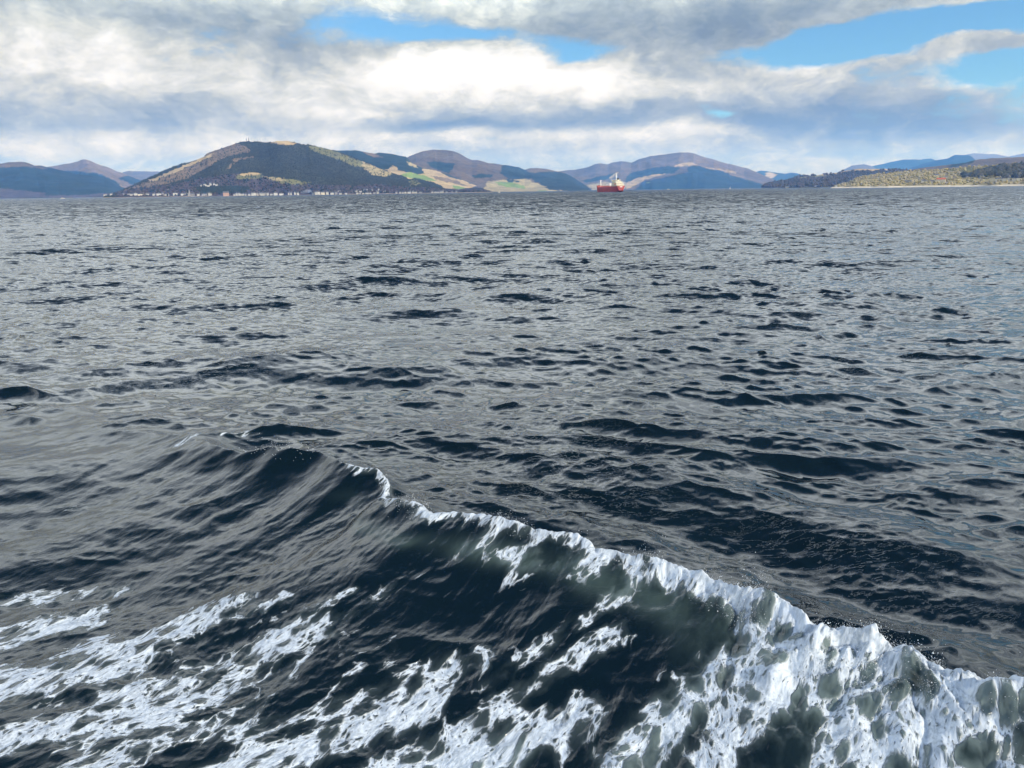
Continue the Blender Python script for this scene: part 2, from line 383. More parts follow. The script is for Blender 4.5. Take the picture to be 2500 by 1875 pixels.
def sea_material(near):
    """near: with the wake's foam, aeration and streaks; far: open water only"""
    m, nt, b = material('sea_water_wake' if near else 'sea_water')
    def at(nm):
        a = node(nt, 'ShaderNodeAttribute', attribute_name=nm); return a
    lv = at('lost').outputs['Vector']; ls = node(nt, 'ShaderNodeSeparateXYZ'); nt.links.new(lv, ls.inputs[0]); l0, l1, l2 = (X(nt, ls.outputs[i]) for i in range(3))
    lost = X(nt, vmath(nt, 'LENGTH', lv))
    obj = node(nt, 'ShaderNodeTexCoord').outputs['Object']
    # wind-drawn bubble threads on the open water behind the wave
    tq = vmath(nt, 'MULTIPLY', obj, (1.0, 2.6, 0.0))
    tn = noise(nt, vmath(nt, 'ADD', tq, vmath(nt, 'SCALE', noise(nt, tq, 0.9, 2, 0.6, color=True), 0.9)), 2.6, 4, 0.66)
    big = noise(nt, obj, 0.13, 1, 0.5)
    ridge = (tn - 0.5)._op('ABSOLUTE', tn - 0.5)
    thread = ridge.step(0.0, 0.017, 1.0, 0.0) * big.step(0.50, 0.66) * 0.30 * (1.0 - lost.step(0.02, 0.15))
    r1 = noise(nt, vmath(nt, 'MULTIPLY', obj, (1.0, 1.7, 1.0)), 9.0, 4, 0.62) if near else None
    rough = (lost * 0.10 + 0.0012).power(0.5)
    DEEP = (0.0025, 0.0080, 0.0120)
    if near:
        foam = X(nt, at('foam').outputs['Fac']); aer = X(nt, at('aer').outputs['Fac'])
        wk = at('wake').outputs['Vector']; sp = node(nt, 'ShaderNodeSeparateXYZ'); nt.links.new(wk, sp.inputs[0])
        s, n, wake = (X(nt, sp.outputs[i]) for i in range(3))
        # foam lace, drawn out along the way the water runs up the face
        base = comb(nt, s * 1.0, n * 0.58, 0.0)
        wv = vmath(nt, 'MULTIPLY_ADD', noise(nt, base, 2.4, 3, 0.6, color=True), (0.26, 0.26, 0.0), (-0.13, -0.13, 0.0))
        q = vmath(nt, 'ADD', base, wv)
        def voro(vec, sc, feat='F1'):
            v = node(nt, 'ShaderNodeTexVoronoi', feature=feat, voronoi_dimensions='2D')
            nt.links.new(vec, v.inputs['Vector']); v.inputs['Scale'].default_value = sc
            return X(nt, v.outputs['Distance'])
        nb = noise(nt, q, 1.7, 4, 0.6); nf = noise(nt, q, 30.0, 3, 0.65); nm = noise(nt, q, 7.0, 4, 0.6)
        q2 = vmath(nt, 'ADD', q, comb(nt, (nm - 0.5) * 0.09, (nf - 0.5) * 0.05, 0.0))
        v1 = voro(q2, 4.9); v2 = voro(q2, 12.5); v3 = voro(q2, 30.0)
        # a white film with dark round holes: the thinner the foam, the wider the holes, until only strands are left
        d1 = foam + (nb - 0.5) * 1.35 + (nm - 0.5) * 0.55
        f1 = (v1 - (0.91 - d1 * 0.84)).step(-0.07, 0.07); f2 = (v2 - (0.76 - d1 * 0.80)).step(-0.11, 0.10); f3 = (v3 - (0.56 - d1 * 0.66)).step(-0.10, 0.12, 0.35, 1.0)
        lace = f1 * f2 * f3 * foam.step(0.08, 0.24)
        fm = lace * nf.step(0.22, 0.62, 0.62, 1.0)
        thin = (d1 + v1 * 0.5).step(0.45, 0.95) * foam.step(0.10, 0.45)      # bubbles just under the surface
        fm = fm.maxi(thread * (1.0 - wake))
        green = aer * (0.30 + 0.70 * nb.step(0.35, 0.65))
        deep = mixc(nt, green, DEEP, (0.040, 0.060, 0.056))
        deep = mixc(nt, thin * 0.50 * (0.30 + aer * 0.70), deep, (0.24, 0.30, 0.30))
        fcol = mixc(nt, (nm * 0.6 + nf * 0.4).step(0.32, 0.62), (0.32, 0.37, 0.44), (0.60, 0.65, 0.70))
        nt.links.new(mixc(nt, fm, deep, fcol), b.inputs['Base Color'])
        rr = rough + (0.75 - rough) * fm
        r3 = noise(nt, comb(nt, s * 1.0, n * 0.42, 0.0), 11.0, 4, 0.6, dist=0.4)
        h = (r1 * 0.006) * (1.0 - wake * 0.75) + r3 * 0.006 * wake * (1.0 - fm) + lace * 0.010 + (nm * 1.6 + nf) * lace * 0.010
    else:
        fcol = (0.50, 0.53, 0.56)
        nt.links.new(mixc(nt, thread, DEEP, fcol), b.inputs['Base Color'])
        rr = rough
    nt.links.new(rr.s, b.inputs['Roughness'])
    b.inputs['IOR'].default_value = 1.333
    # facets of the waves that the mesh is too coarse to carry, tilted at random with the slope those waves have
    geo = node(nt, 'ShaderNodeNewGeometry').outputs['Normal']
    if near:
        bp = node(nt, 'ShaderNodeBump'); bp.inputs['Strength'].default_value = 1.0; bp.inputs['Distance'].default_value = 1.0
        nt.links.new(h.s, bp.inputs['Height']); nt.links.new(bp.outputs[0], b.inputs['Normal']); return m
    acc = geo; el_ = vmath(nt, 'MULTIPLY', obj, (0.42, 1.0, 1.0))
    for l, scl, det, view_lean in ((l0, 5.5, 2, -0.3), (l1, 1.4, 2, -0.8), (l2, 0.30, 3, -1.8)):
        f = vmath(nt, 'ADD', noise(nt, el_, scl, det, 0.6, color=True), (-0.5, -0.5, -0.5))
        f = vmath(nt, 'ADD', vmath(nt, 'MULTIPLY', f, (4.2, 7.0, 0.0)), (0.0, view_lean, 0.0))     # plus a constant lean towards the viewer, added to darken far water
        sc = node(nt, 'ShaderNodeVectorMath', operation='SCALE'); nt.links.new(f, sc.inputs[0]); nt.links.new(l.s, sc.inputs['Scale'])
        acc = vmath(nt, 'ADD', acc, sc.outputs[0])
    nt.links.new(vmath(nt, 'NORMALIZE', acc), b.inputs['Normal'])
    return m
SEA = build_sea()

# ------------------------------------------------------------------ hills
COVER = {  # albedo of each kind of ground; some conifer also stands for cloud shade
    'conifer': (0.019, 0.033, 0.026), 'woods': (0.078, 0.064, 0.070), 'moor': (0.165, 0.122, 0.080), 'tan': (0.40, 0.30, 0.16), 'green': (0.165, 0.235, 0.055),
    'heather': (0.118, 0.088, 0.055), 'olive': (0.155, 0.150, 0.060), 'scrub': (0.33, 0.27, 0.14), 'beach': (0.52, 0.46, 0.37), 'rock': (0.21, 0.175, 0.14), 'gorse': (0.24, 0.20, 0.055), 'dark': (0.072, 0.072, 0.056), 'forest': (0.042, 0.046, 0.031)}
CLASSES = list(COVER)
def land_material(name, tex=0.02, bump=6.0):
    m, nt, b = material(name)
    a = node(nt, 'ShaderNodeAttribute', attribute_name='cover'); obj = node(nt, 'ShaderNodeTexCoord').outputs['Object']
    n1 = noise(nt, obj, tex, 6, 0.65); n2 = noise(nt, obj, tex * 0.12, 4, 0.6)
    v = n1.step(0.25, 0.75, 0.70, 1.25) * n2.step(0.3, 0.7, 0.80, 1.18)
    nt.links.new(mixc(nt, 1.0, a.outputs['Color'], comb(nt, v, v, v), 'MULTIPLY'), b.inputs['Base Color'])
    b.inputs['Roughness'].default_value = 0.95; b.inputs['Specular IOR Level'].default_value = 0.1
    bp = node(nt, 'ShaderNodeBump'); bp.inputs['Strength'].default_value = 1.0; bp.inputs['Distance'].default_value = bump
    nt.links.new(n1.s, bp.inputs['Height']); nt.links.new(bp.outputs[0], b.inputs['Normal'])
    return m
def inside(poly, x, y):
    r = np.zeros(x.shape, bool); n = len(poly)
    for i in range(n):
        (x0, y0), (x1, y1) = poly[i], poly[(i + 1) % n]
        if y0 == y1: continue
        c = ((y0 > y) != (y1 > y)) & (x < (x1 - x0) * (y - y0) / (y1 - y0) + x0)
        r ^= c
    return r
class Hill:
    def __init__(s, name, label, sil, D0, D1, base, polys, nr=70, step=0.0010, rough=0.10, power=0.85, tex=0.02, bump=6.0, feat=400, edge=2.0, seed=1, shore=None, kd=0.0):
        sil = sorted(sil); sx = np.array([p[0] for p in sil], float); sy = np.array([p[1] for p in sil], float)
        azs, els = azel(sx, sy)
        az = np.arange(azs[0], azs[-1], step)
        te = np.interp(az, azs, np.tan(els))
        te = te + 0.00030 * fbm(az * 160, az * 0 + seed, 3, seed)
        u = (az - az[0]) / (az[-1] - az[0])
        d0 = D0 * (1 + kd * (u - 0.5)) * (1 + 0.02 * fbm(az * 30, az * 0, 3, seed + 5)); d1 = D1 * (1 + 0.5 * kd * (u - 0.5)) * (1 + 0.04 * fbm(az * 14, az * 0, 2, seed + 7))
        t = np.linspace(0, 1, nr)[:, None]
        q = t ** power
        dist = d0 + (d1 - d0) * t
        X_ = dist * np.sin(az); Y_ = dist * np.cos(az)
        rel = rough * (fbm(X_ / feat, Y_ / feat, 5, seed + 11) + 0.6 * (0.5 - np.abs(fbm(X_ / feat * 1.7 + 9, Y_ / feat * 0.6, 4, seed + 17)))) * np.sin(np.pi * np.clip(t, 0, 1)) ** 0.8
        q = np.clip(q + rel, 0, 1.0) * (0.985 + 0.015 * t)
        t0 = (-1.2 - EYE) / d0
        tanE = t0 + (te - t0) * q
        Z_ = EYE + dist * tanE
        # the back slope
        tb = np.array([0.12, 0.35, 0.8, 1.4])[:, None]
        db = d1 + (d1 - d0) * tb
        zr = EYE + d1 * te
        Zb = np.where(zr > 0, zr * (1 - (tb / 1.4) ** 1.3), zr) - 2 * tb
        P = np.concatenate([np.stack([X_, Y_, Z_], -1), np.stack([db * np.sin(az), db * np.cos(az), Zb], -1)])
        s.front = P[:nr]; NR, NC = P.shape[:2]
        V = P.reshape(-1, 3); px, py = pix(V)
        k = edge
        wx = px + k * 1.6 * fbm(px / 9, py / 5, 3, seed + 23); wy = py + k * 0.55 * fbm(px / 8 + 50, py / 4, 3, seed + 29)
        cls = np.full(len(V), CLASSES.index(base))
        for c, poly in polys: cls[inside(poly, wx, wy)] = CLASSES.index(c)
        if shore: cls[(V[:, 2] < shore) & (np.arange(len(V)) < nr * NC)] = CLASSES.index('beach' if shore > 2.5 else 'rock')
        s.cls = cls.reshape(NR, NC)[:nr]
        tab = np.array([COVER[c] for c in CLASSES]); col = np.concatenate([tab[cls], np.ones((len(V), 1))], 1)
        me = mesh_np(name, V, grid_quads(NR, NC)); attr(me, 'cover', col, 'FLOAT_COLOR')
        s.obj = link(name, me, land_material(name + '_ground', tex, bump)); tag(s.obj, label, 'hill', kind='structure')
        fx, fy = pix(s.front.reshape(-1, 3)); s.fx, s.fy = fx.reshape(nr, NC), fy.reshape(nr, NC); s.az = az
    def locate(s, px, py):
        """the point of this hillside that shows at a given place"""
        a, _ = azel(px, py); j = int(np.clip(np.searchsorted(s.az, a), 0, len(s.az) - 1))
        col = s.fy[:, j]; i = int(np.argmin(np.abs(col - py))); i = max(i, int(np.argmax(s.front[:, j, 2] > 0.8)))
        return s.front[i, j].copy()
    def scatter(s, cls, n, r):
        """points on ground of the given kinds, evenly as seen from the water"""
        m = np.isin(s.cls, [CLASSES.index(c) for c in cls]) & (s.front[..., 2] > 2.5)
        ii = np.flatnonzero(m)
        if ii.size == 0: return np.zeros((0, 3))
        c = r.choice(ii, n); P = s.front.reshape(-1, 3)[c]
        nc = s.front.shape[1]; Q = s.front.reshape(-1, 3)
        nb = np.where(c % nc < nc - 1, c + 1, c); up = np.where(c + nc < len(Q), c + nc, c)
        return P + (Q[nb] - P) * r.random((n, 1)) + (Q[up] - P) * r.random((n, 1))

c1 = lambda *p: [(x / 5.267, 320 + y / 5.267) for x, y in p]
c2 = lambda *p: [(240 + x / 5.267, 320 + y / 5.267) for x, y in p]
c3 = lambda *p: [(640 + x / 5.267, 320 + y / 5.267) for x, y in p]
c4 = lambda *p: [(1000 + x / 5.267, 330 + y / 5.267) for x, y in p]
c5 = lambda *p: [(1380 + x / 5.267, 330 + y / 5.267) for x, y in p]
c6 = lambda *p: [(1780 + x / 5.82, 340 + y / 5.82) for x, y in p]
c7 = lambda *p: [(2120 + x / 5.82, 340 + y / 5.82) for x, y in p]

Hill('hill_far_left', 'pale far hill in the gap left of the big wooded hill', c1((1400, 620), (1590, 525), (1660, 510), (1800, 515), (2000, 520), (2100, 525), (2600, 560), (3000, 700)), 11000, 14000, 'heather', [], 24, 0.0016, seed=2)
Hill('hill_left_brown', 'brown bare mountain peak behind the left forest', c1((200, 560), (500, 490), (620, 462), (800, 430), (920, 410), (1000, 385), (1060, 367), (1110, 370), (1200, 400), (1300, 445), (1390, 465), (1500, 515), (1600, 550), (1700, 590), (1810, 635), (2000, 720), (2300, 830)),
     7800, 9600, 'moor', [('conifer', c1((800, 505), (1000, 520), (1250, 545), (1350, 580), (1480, 640), (1560, 720), (900, 720))), ('conifer', c1((1520, 600), (1650, 575), (1810, 635), (1900, 720), (1700, 690)))], 60, seed=3)
Hill('hill_left_forest', 'long hill of blue-green conifer forest at the left edge', [(-700, 420), (-500, 396), (-250, 402)] + c1((-500, 400), (0, 420), (100, 400), (200, 398), (250, 392), (330, 402), (440, 440), (540, 440), (620, 465), (800, 505), (1000, 560), (1200, 575), (1330, 590), (1450, 645), (1560, 715), (1700, 760), (1900, 810), (2050, 850)),
     5400, 6900, 'conifer', [('heather', [(-700, 380), (-250, 385)] + c1((0, 380), (250, 380), (440, 430), (620, 480), (560, 490), (350, 455), (200, 460), (0, 470)) + [(-700, 412)]),
                             ('woods', [(-300, 460)] + c1((0, 735), (120, 745), (400, 775), (570, 790), (600, 850), (0, 880)) + [(-300, 490)]), ('woods', c1((600, 830), (1100, 820), (1500, 790), (1900, 780), (2050, 860), (600, 870)))], 70, rough=0.05, seed=4)
Hill('hill_mid_ridge', 'forested ridge with tan clearings behind the big wooded hill', c3((700, 320), (930, 250), (1000, 252), (1190, 247), (1300, 265), (1450, 290), (1500, 275), (1650, 290), (1760, 315), (1850, 330)) + c4((30, 365), (100, 395), (200, 430), (330, 455), (450, 490), (600, 545), (750, 600), (870, 655), (1050, 715), (1220, 750), (1400, 800)),
     3300, 5200, 'conifer', [('moor', c3((1290, 265), (1420, 275), (1560, 340), (1420, 335), (1330, 300))), ('tan', c3((1580, 500), (1680, 440), (1750, 470), (1760, 510), (1900, 530), (2100, 570), (2100, 490), (2300, 520), (2300, 720), (1900, 640), (1700, 590))),
                             ('scrub', c3((1850, 390), (1960, 430), (2000, 480), (1900, 440))),
                             ('tan', c4((170, 435), (300, 440), (500, 530), (700, 580), (860, 655), (720, 690), (560, 710), (430, 690), (370, 640), (150, 600), (0, 560), (0, 490), (200, 500))),
                             ('green', c3((1780, 560), (1900, 530), (2100, 575), (2250, 640), (2100, 625), (1850, 595))), ('green', c4((0, 500), (130, 520), (270, 565), (330, 590), (150, 580), (0, 545))),
                             ('green', c4((540, 640), (700, 668), (720, 685), (590, 692))), ('moor', c4((260, 520), (420, 540), (640, 600), (760, 660), (560, 620), (380, 580))), ('woods', c4((880, 660), (1100, 700), (1250, 760), (700, 760), (560, 710)))], 90, rough=0.08, seed=5, power=0.8)
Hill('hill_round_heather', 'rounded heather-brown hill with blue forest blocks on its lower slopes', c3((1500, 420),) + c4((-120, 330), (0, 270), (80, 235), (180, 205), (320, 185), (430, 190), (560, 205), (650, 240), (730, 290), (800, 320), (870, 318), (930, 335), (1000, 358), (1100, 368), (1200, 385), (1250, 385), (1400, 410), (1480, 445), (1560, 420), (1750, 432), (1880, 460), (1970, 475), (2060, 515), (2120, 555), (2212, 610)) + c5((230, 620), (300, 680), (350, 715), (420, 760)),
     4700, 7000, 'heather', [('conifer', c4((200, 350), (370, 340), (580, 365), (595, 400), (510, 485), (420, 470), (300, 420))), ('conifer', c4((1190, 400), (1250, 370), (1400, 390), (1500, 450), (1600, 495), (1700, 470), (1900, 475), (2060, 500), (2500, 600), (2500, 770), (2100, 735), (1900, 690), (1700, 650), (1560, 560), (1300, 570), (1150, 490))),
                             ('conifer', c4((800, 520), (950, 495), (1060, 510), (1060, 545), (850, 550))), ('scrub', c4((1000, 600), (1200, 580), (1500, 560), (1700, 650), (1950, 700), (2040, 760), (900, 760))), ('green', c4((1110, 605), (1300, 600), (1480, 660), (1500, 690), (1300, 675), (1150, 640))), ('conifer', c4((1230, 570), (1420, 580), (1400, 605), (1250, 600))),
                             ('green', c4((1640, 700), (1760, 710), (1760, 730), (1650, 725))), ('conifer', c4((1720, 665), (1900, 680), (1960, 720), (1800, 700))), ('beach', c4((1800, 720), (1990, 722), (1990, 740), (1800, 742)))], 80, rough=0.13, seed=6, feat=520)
Hill('hill_far_broad', 'broad sunlit mountain far up the loch behind the red ship', c5((-300, 500), (0, 455), (150, 440), (300, 410), (380, 375), (450, 362), (540, 375), (620, 350), (720, 333), (850, 355), (950, 305), (1100, 270), (1200, 255), (1300, 245), (1450, 225), (1590, 217), (1680, 245), (1800, 285), (1900, 310), (2000, 340), (2100, 375)) + c6((0, 350), (130, 385), (280, 420), (400, 470), (520, 530), (650, 575), (900, 700)),
     8300, 11000, 'heather', [('moor', c5((1330, 440), (1450, 380), (1480, 230), (1600, 200), (2300, 400), (2300, 560), (1900, 450), (1640, 400), (1400, 420))), ('tan', c5((1340, 420), (1480, 360), (1620, 345), (1720, 380), (1620, 395), (1440, 400))), ('tan', c5((1800, 410), (1950, 430), (2212, 470), (2212, 500), (1950, 450))),
                              ('conifer', c5((180, 590), (420, 540), (640, 480), (560, 560), (300, 610))), ('conifer', c5((760, 560), (860, 480), (1120, 420), (1320, 400), (1480, 410), (1400, 490), (1100, 510), (920, 550), (800, 610))), ('tan', c5((760, 630), (920, 550), (1100, 515), (1320, 490), (1200, 520), (1000, 590), (860, 670), (800, 690))), ('scrub', c5((560, 550), (650, 480), (690, 470), (600, 570))), ('scrub', c5((280, 640), (500, 600), (780, 600), (780, 690), (340, 700))),
                              ('olive', c5((1000, 620), (1300, 560), (1560, 500), (1560, 560), (1300, 630), (1000, 650))), ('conifer', c5((900, 690), (1000, 600), (1300, 540), (1560, 480), (1580, 420), (1640, 390), (1720, 400), (1860, 440), (2000, 455), (2212, 540), (2500, 620), (2900, 760), (780, 760))), ('green', c5((1040, 600), (1100, 600), (1090, 615), (1040, 612)))], 80, rough=0.15, seed=7, feat=900, tex=0.010, bump=14)  # large conifer block on the right also has a cloud's shadow in its colour
Hill('hill_far_gap', 'low blue hills in the gap beyond the broad mountain', c6((250, 560), (400, 460), (450, 445), (540, 450), (620, 470), (720, 478), (800, 490), (870, 475), (950, 480), (1040, 505), (1100, 522), (1400, 600)), 12500, 14500, 'conifer', [('tan', c6((520, 480), (600, 470), (690, 500), (600, 560), (500, 530)))], 30, 0.0014, seed=8)
Hill('hill_far_blue_low', 'far blue mountain with a jagged top above the right headland', c6((1300, 560), (1550, 465), (1640, 430), (1740, 375), (1830, 365), (1920, 355), (2010, 380), (2100, 420), (2300, 520)), 13000, 15000, 'heather', [], 24, 0.0014, seed=9)
Hill('hill_far_blue_long', 'long pale blue mountain far behind the right shore', c7((-300, 480), (0, 405), (40, 385), (200, 350), (390, 310), (500, 290), (750, 285), (900, 275), (1000, 320), (1300, 480)), 15000, 17500, 'conifer', [], 24, 0.0014, seed=10)
Hill('hill_far_blue_peak', 'flat-topped blue mountain far behind the right shore', c7((550, 420), (800, 340), (940, 300), (1000, 290), (1130, 275), (1230, 220), (1400, 222), (1450, 235), (1520, 290), (1800, 420)), 12000, 14000, 'conifer', [], 24, 0.0014, seed=11)
Hill('hill_far_pink', 'faint pinkish mountains farthest behind the right shore', c7((1200, 320), (1380, 222), (1500, 198), (1700, 210), (1870, 218), (1980, 245), (2080, 230), (2212, 195)) + [(2540, 370), (2640, 372), (2760, 385), (3100, 395)], 18500, 21500, 'moor', [], 24, 0.0014, seed=12)
Hill('hill_right_moor', 'dark brown moor ridge behind the wooded right shore', c7((400, 460), (800, 400), (1100, 370), (1400, 325), (1500, 300), (1600, 285), (1750, 265), (2050, 258), (2212, 250)) + [(2540, 383), (2700, 386), (2850, 392), (3200, 400)], 3700, 4700, 'heather', [('conifer', c7((1100, 380), (1500, 295), (1530, 320), (1200, 400)))], 40, seed=13, power=0.7)
HEAD = Hill('hill_headland', 'low dark wooded headland in front of the far mountains', c6((380, 730), (440, 705), (500, 655), (560, 630), (700, 600), (850, 585), (980, 530), (1170, 515), (1450, 490), (1700, 440), (1850, 420), (2212, 420)) + c7((0, 420), (300, 430), (600, 455), (1200, 480)),
     3600, 4700, 'woods', [('dark', c6((400, 720), (700, 620), (1000, 580), (1600, 580), (2100, 450), (2300, 470), (2300, 720))), ('olive', c6((900, 580), (1000, 540), (1400, 510), (1500, 530), (1200, 560))), ('tan', c6((1170, 515), (1450, 485), (1850, 405), (2300, 415), (2300, 440), (1900, 445), (1500, 500), (1200, 522))), ('tan', c7((-50, 410), (320, 425), (100, 455), (-50, 460)))], 60, seed=14, rough=0.05, power=0.75, kd=-0.1)
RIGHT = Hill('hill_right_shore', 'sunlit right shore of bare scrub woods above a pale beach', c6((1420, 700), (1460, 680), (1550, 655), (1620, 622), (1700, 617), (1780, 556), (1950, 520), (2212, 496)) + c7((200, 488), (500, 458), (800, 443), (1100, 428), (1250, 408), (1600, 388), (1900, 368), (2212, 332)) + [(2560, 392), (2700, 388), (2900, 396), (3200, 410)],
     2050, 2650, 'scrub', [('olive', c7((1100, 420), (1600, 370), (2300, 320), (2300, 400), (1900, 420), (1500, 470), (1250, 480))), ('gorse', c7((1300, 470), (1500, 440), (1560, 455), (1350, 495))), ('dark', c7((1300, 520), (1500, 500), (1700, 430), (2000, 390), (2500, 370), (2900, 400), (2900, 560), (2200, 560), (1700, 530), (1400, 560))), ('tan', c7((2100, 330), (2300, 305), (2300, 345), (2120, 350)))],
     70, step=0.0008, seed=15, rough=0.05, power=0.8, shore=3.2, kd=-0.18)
STRONE = Hill('hill_big_wooded', 'big wooded hill with a tan left flank above the row of white houses', c2((60, 850), (130, 830), (300, 760), (450, 690), (560, 640), (700, 575), (850, 510), (960, 460), (1090, 415), (1150, 408), (1270, 370), (1370, 320), (1385, 295), (1480, 255), (1620, 210), (1750, 165), (1850, 140), (1930, 132), (2100, 145)) + c3((60, 150), (130, 145), (180, 130), (300, 125), (400, 140), (470, 165), (560, 180), (600, 172), (700, 198), (800, 225), (930, 252), (1100, 305), (1280, 385), (1350, 405), (1450, 455), (1560, 500), (1680, 545), (1800, 575), (1900, 625), (1960, 605), (2050, 625), (2200, 660)) + c4((200, 590), (380, 640), (450, 680), (620, 700), (760, 690), (900, 680), (1000, 715), (1130, 735), (1230, 750), (1350, 775)),
     2600, 3700, 'forest', [('moor', c2((250, 800), (440, 690), (700, 560), (1150, 400), (1370, 310), (1480, 245), (1760, 150), (1900, 200), (1980, 260), (1640, 330), (1480, 420), (1200, 580), (1000, 660), (700, 720), (400, 780))), ('tan', c2((640, 620), (860, 525), (1150, 420), (1290, 365), (1480, 275), (1460, 320), (1300, 400), (1050, 500), (800, 610), (690, 650))),
                             ('conifer', c2((400, 720), (560, 630), (700, 560), (960, 440), (1150, 395), (1160, 415), (960, 500), (760, 590), (600, 650))), ('moor', c2((1700, 370), (1800, 350), (2000, 320), (1990, 340), (1800, 380), (1680, 490), (1640, 500), (1740, 400))), ('moor', c2((1860, 250), (1940, 250), (1940, 280), (1860, 270))),
                             ('woods', c2((200, 800), (500, 740), (700, 725), (1000, 680), (1300, 610), (1560, 575), (1800, 545), (1850, 600), (2212, 600)) + c3((250, 660), (500, 690), (900, 700), (1200, 700), (1500, 690), (1900, 730), (2212, 730)) + c4((400, 700), (800, 690), (1230, 730), (1400, 800)) + c2((200, 900),)),
                             ('olive', c2((1770, 570), (1900, 540), (2100, 545), (2160, 600), (1900, 625), (1770, 615))), ('tan', c2((1800, 560), (1900, 535), (2080, 540), (2050, 565), (1880, 575))), ('olive', c3((-20, 580), (250, 600), (480, 640), (650, 660), (500, 690), (250, 675), (80, 620))), ('scrub', c3((0, 580), (220, 600), (330, 640), (230, 650), (60, 610))),
                             ('tan', c3((120, 150), (180, 120), (300, 110), (450, 160), (340, 185), (180, 165))), ('olive', c3((560, 185), (700, 205), (930, 260), (1280, 390), (1320, 480), (1150, 440), (900, 340), (620, 240))), ('scrub', c3((1270, 385), (1450, 450), (1690, 540), (1600, 590), (1420, 570), (1300, 480))), ('olive', c3((1890, 640), (1960, 620), (2060, 680), (1900, 720))), ('conifer', c2((1200, 720), (1700, 700), (1950, 720), (1900, 800), (1300, 800)))],
     130, step=0.0007, seed=16, rough=0.10, shore=1.6, feat=330, power=0.80)

# ------------------------------------------------------------------ woods (each one mass, far off)
def ico(sub):
    import bmesh
    bm = bmesh.new(); bmesh.ops.create_icosphere(bm, subdivisions=sub, radius=1.0)
    V = np.array([v.co[:] for v in bm.verts]); T = np.array([[v.index for v in f.verts] for f in bm.faces]); bm.free(); return V, T
def cone(n):
    a = np.arange(n) * 2 * np.pi / n
    V = np.concatenate([np.stack([np.cos(a), np.sin(a), 0 * a], -1), [[0, 0, 1]]]); T = np.array([[i, (i + 1) % n, n] for i in range(n)]); return V, T
def wood(name, label, P, shape, rad, hgt, cols, lift, mat, seed, jitter=0.25):
    r = np.random.default_rng(seed); V0, T0 = shape; n, k = len(P), len(V0)
    R = r.uniform(*rad, n)[:, None, None]; H = r.uniform(*hgt, n)[:, None]
    a = r.random(n) * 6.28; ca, sa = np.cos(a)[:, None], np.sin(a)[:, None]
    W = np.empty((n, k, 3)); B = V0[None] * (1 + jitter * r.normal(size=(n, k, 1)))
    W[..., 0] = (B[..., 0] * ca - B[..., 1] * sa) * R[..., 0]; W[..., 1] = (B[..., 0] * sa + B[..., 1] * ca) * R[..., 0]; W[..., 2] = B[..., 2] * H
    W += P[:, None, :]; W[..., 2] += lift * H
    T = (T0[None] + (np.arange(n) * k)[:, None, None]).reshape(-1, 3)
    cc = np.array(cols)[r.integers(0, len(cols), n)] * r.uniform(0.8, 1.2, (n, 1))
    col = np.repeat(np.concatenate([cc, np.ones((n, 1))], 1), k, 0)
    me = mesh_np(name, W.reshape(-1, 3), T, True); attr(me, 'cover', col, 'FLOAT_COLOR')
    o = link(name, me, mat); tag(o, label, 'woodland', kind='stuff'); return o
leaf = land_material('tree_foliage', 0.6, 0.6)
r_ = np.random.default_rng(3)
wood('conifer_forest', 'dark conifer forest over the big wooded hill', STRONE.scatter(['conifer', 'forest'], 9000, r_), cone(5), (2.2, 3.8), (3, 5.5), [COVER['forest'], (0.044, 0.047, 0.031), (0.036, 0.042, 0.030)], -0.1, leaf, 1)
wood('bare_woodland', 'bare purple-brown woods on the lower slopes above the white houses', STRONE.scatter(['woods'], 3600, r_), ico(1), (2.2, 4.2), (1.8, 3.6), [COVER['woods'], (0.066, 0.052, 0.056), (0.092, 0.078, 0.078), (0.05, 0.055, 0.05), COVER['conifer']], 0.6, leaf, 2)
wood('scattered_conifers', 'thin conifers and bushes dotted over the tan flank of the big hill', STRONE.scatter(['moor', 'scrub', 'olive'], 700, r_), cone(5), (2.0, 3.4), (3, 7), [COVER['conifer'], (0.06, 0.05, 0.04)], -0.1, leaf, 3)
wood('shore_woodland', 'sunlit bare trees and scrub along the right shore', RIGHT.scatter(['scrub', 'olive'], 2400, r_), ico(1), (2.2, 4.8), (1.6, 3.8), [(0.33, 0.28, 0.145), (0.31, 0.265, 0.135), (0.30, 0.26, 0.12), (0.34, 0.285, 0.155), (0.24, 0.215, 0.11), (0.32, 0.265, 0.15)], 0.6, leaf, 4)
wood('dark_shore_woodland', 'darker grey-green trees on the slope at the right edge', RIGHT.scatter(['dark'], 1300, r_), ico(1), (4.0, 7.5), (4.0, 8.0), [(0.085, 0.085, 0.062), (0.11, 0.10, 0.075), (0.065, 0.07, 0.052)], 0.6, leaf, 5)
wood('headland_woodland', 'dark trees covering the low headland', HEAD.scatter(['dark', 'woods'], 2600, r_), ico(1), (4.0, 9.0), (4.0, 9.0), [(0.060, 0.060, 0.048), (0.085, 0.072, 0.06)], 0.5, leaf, 6)

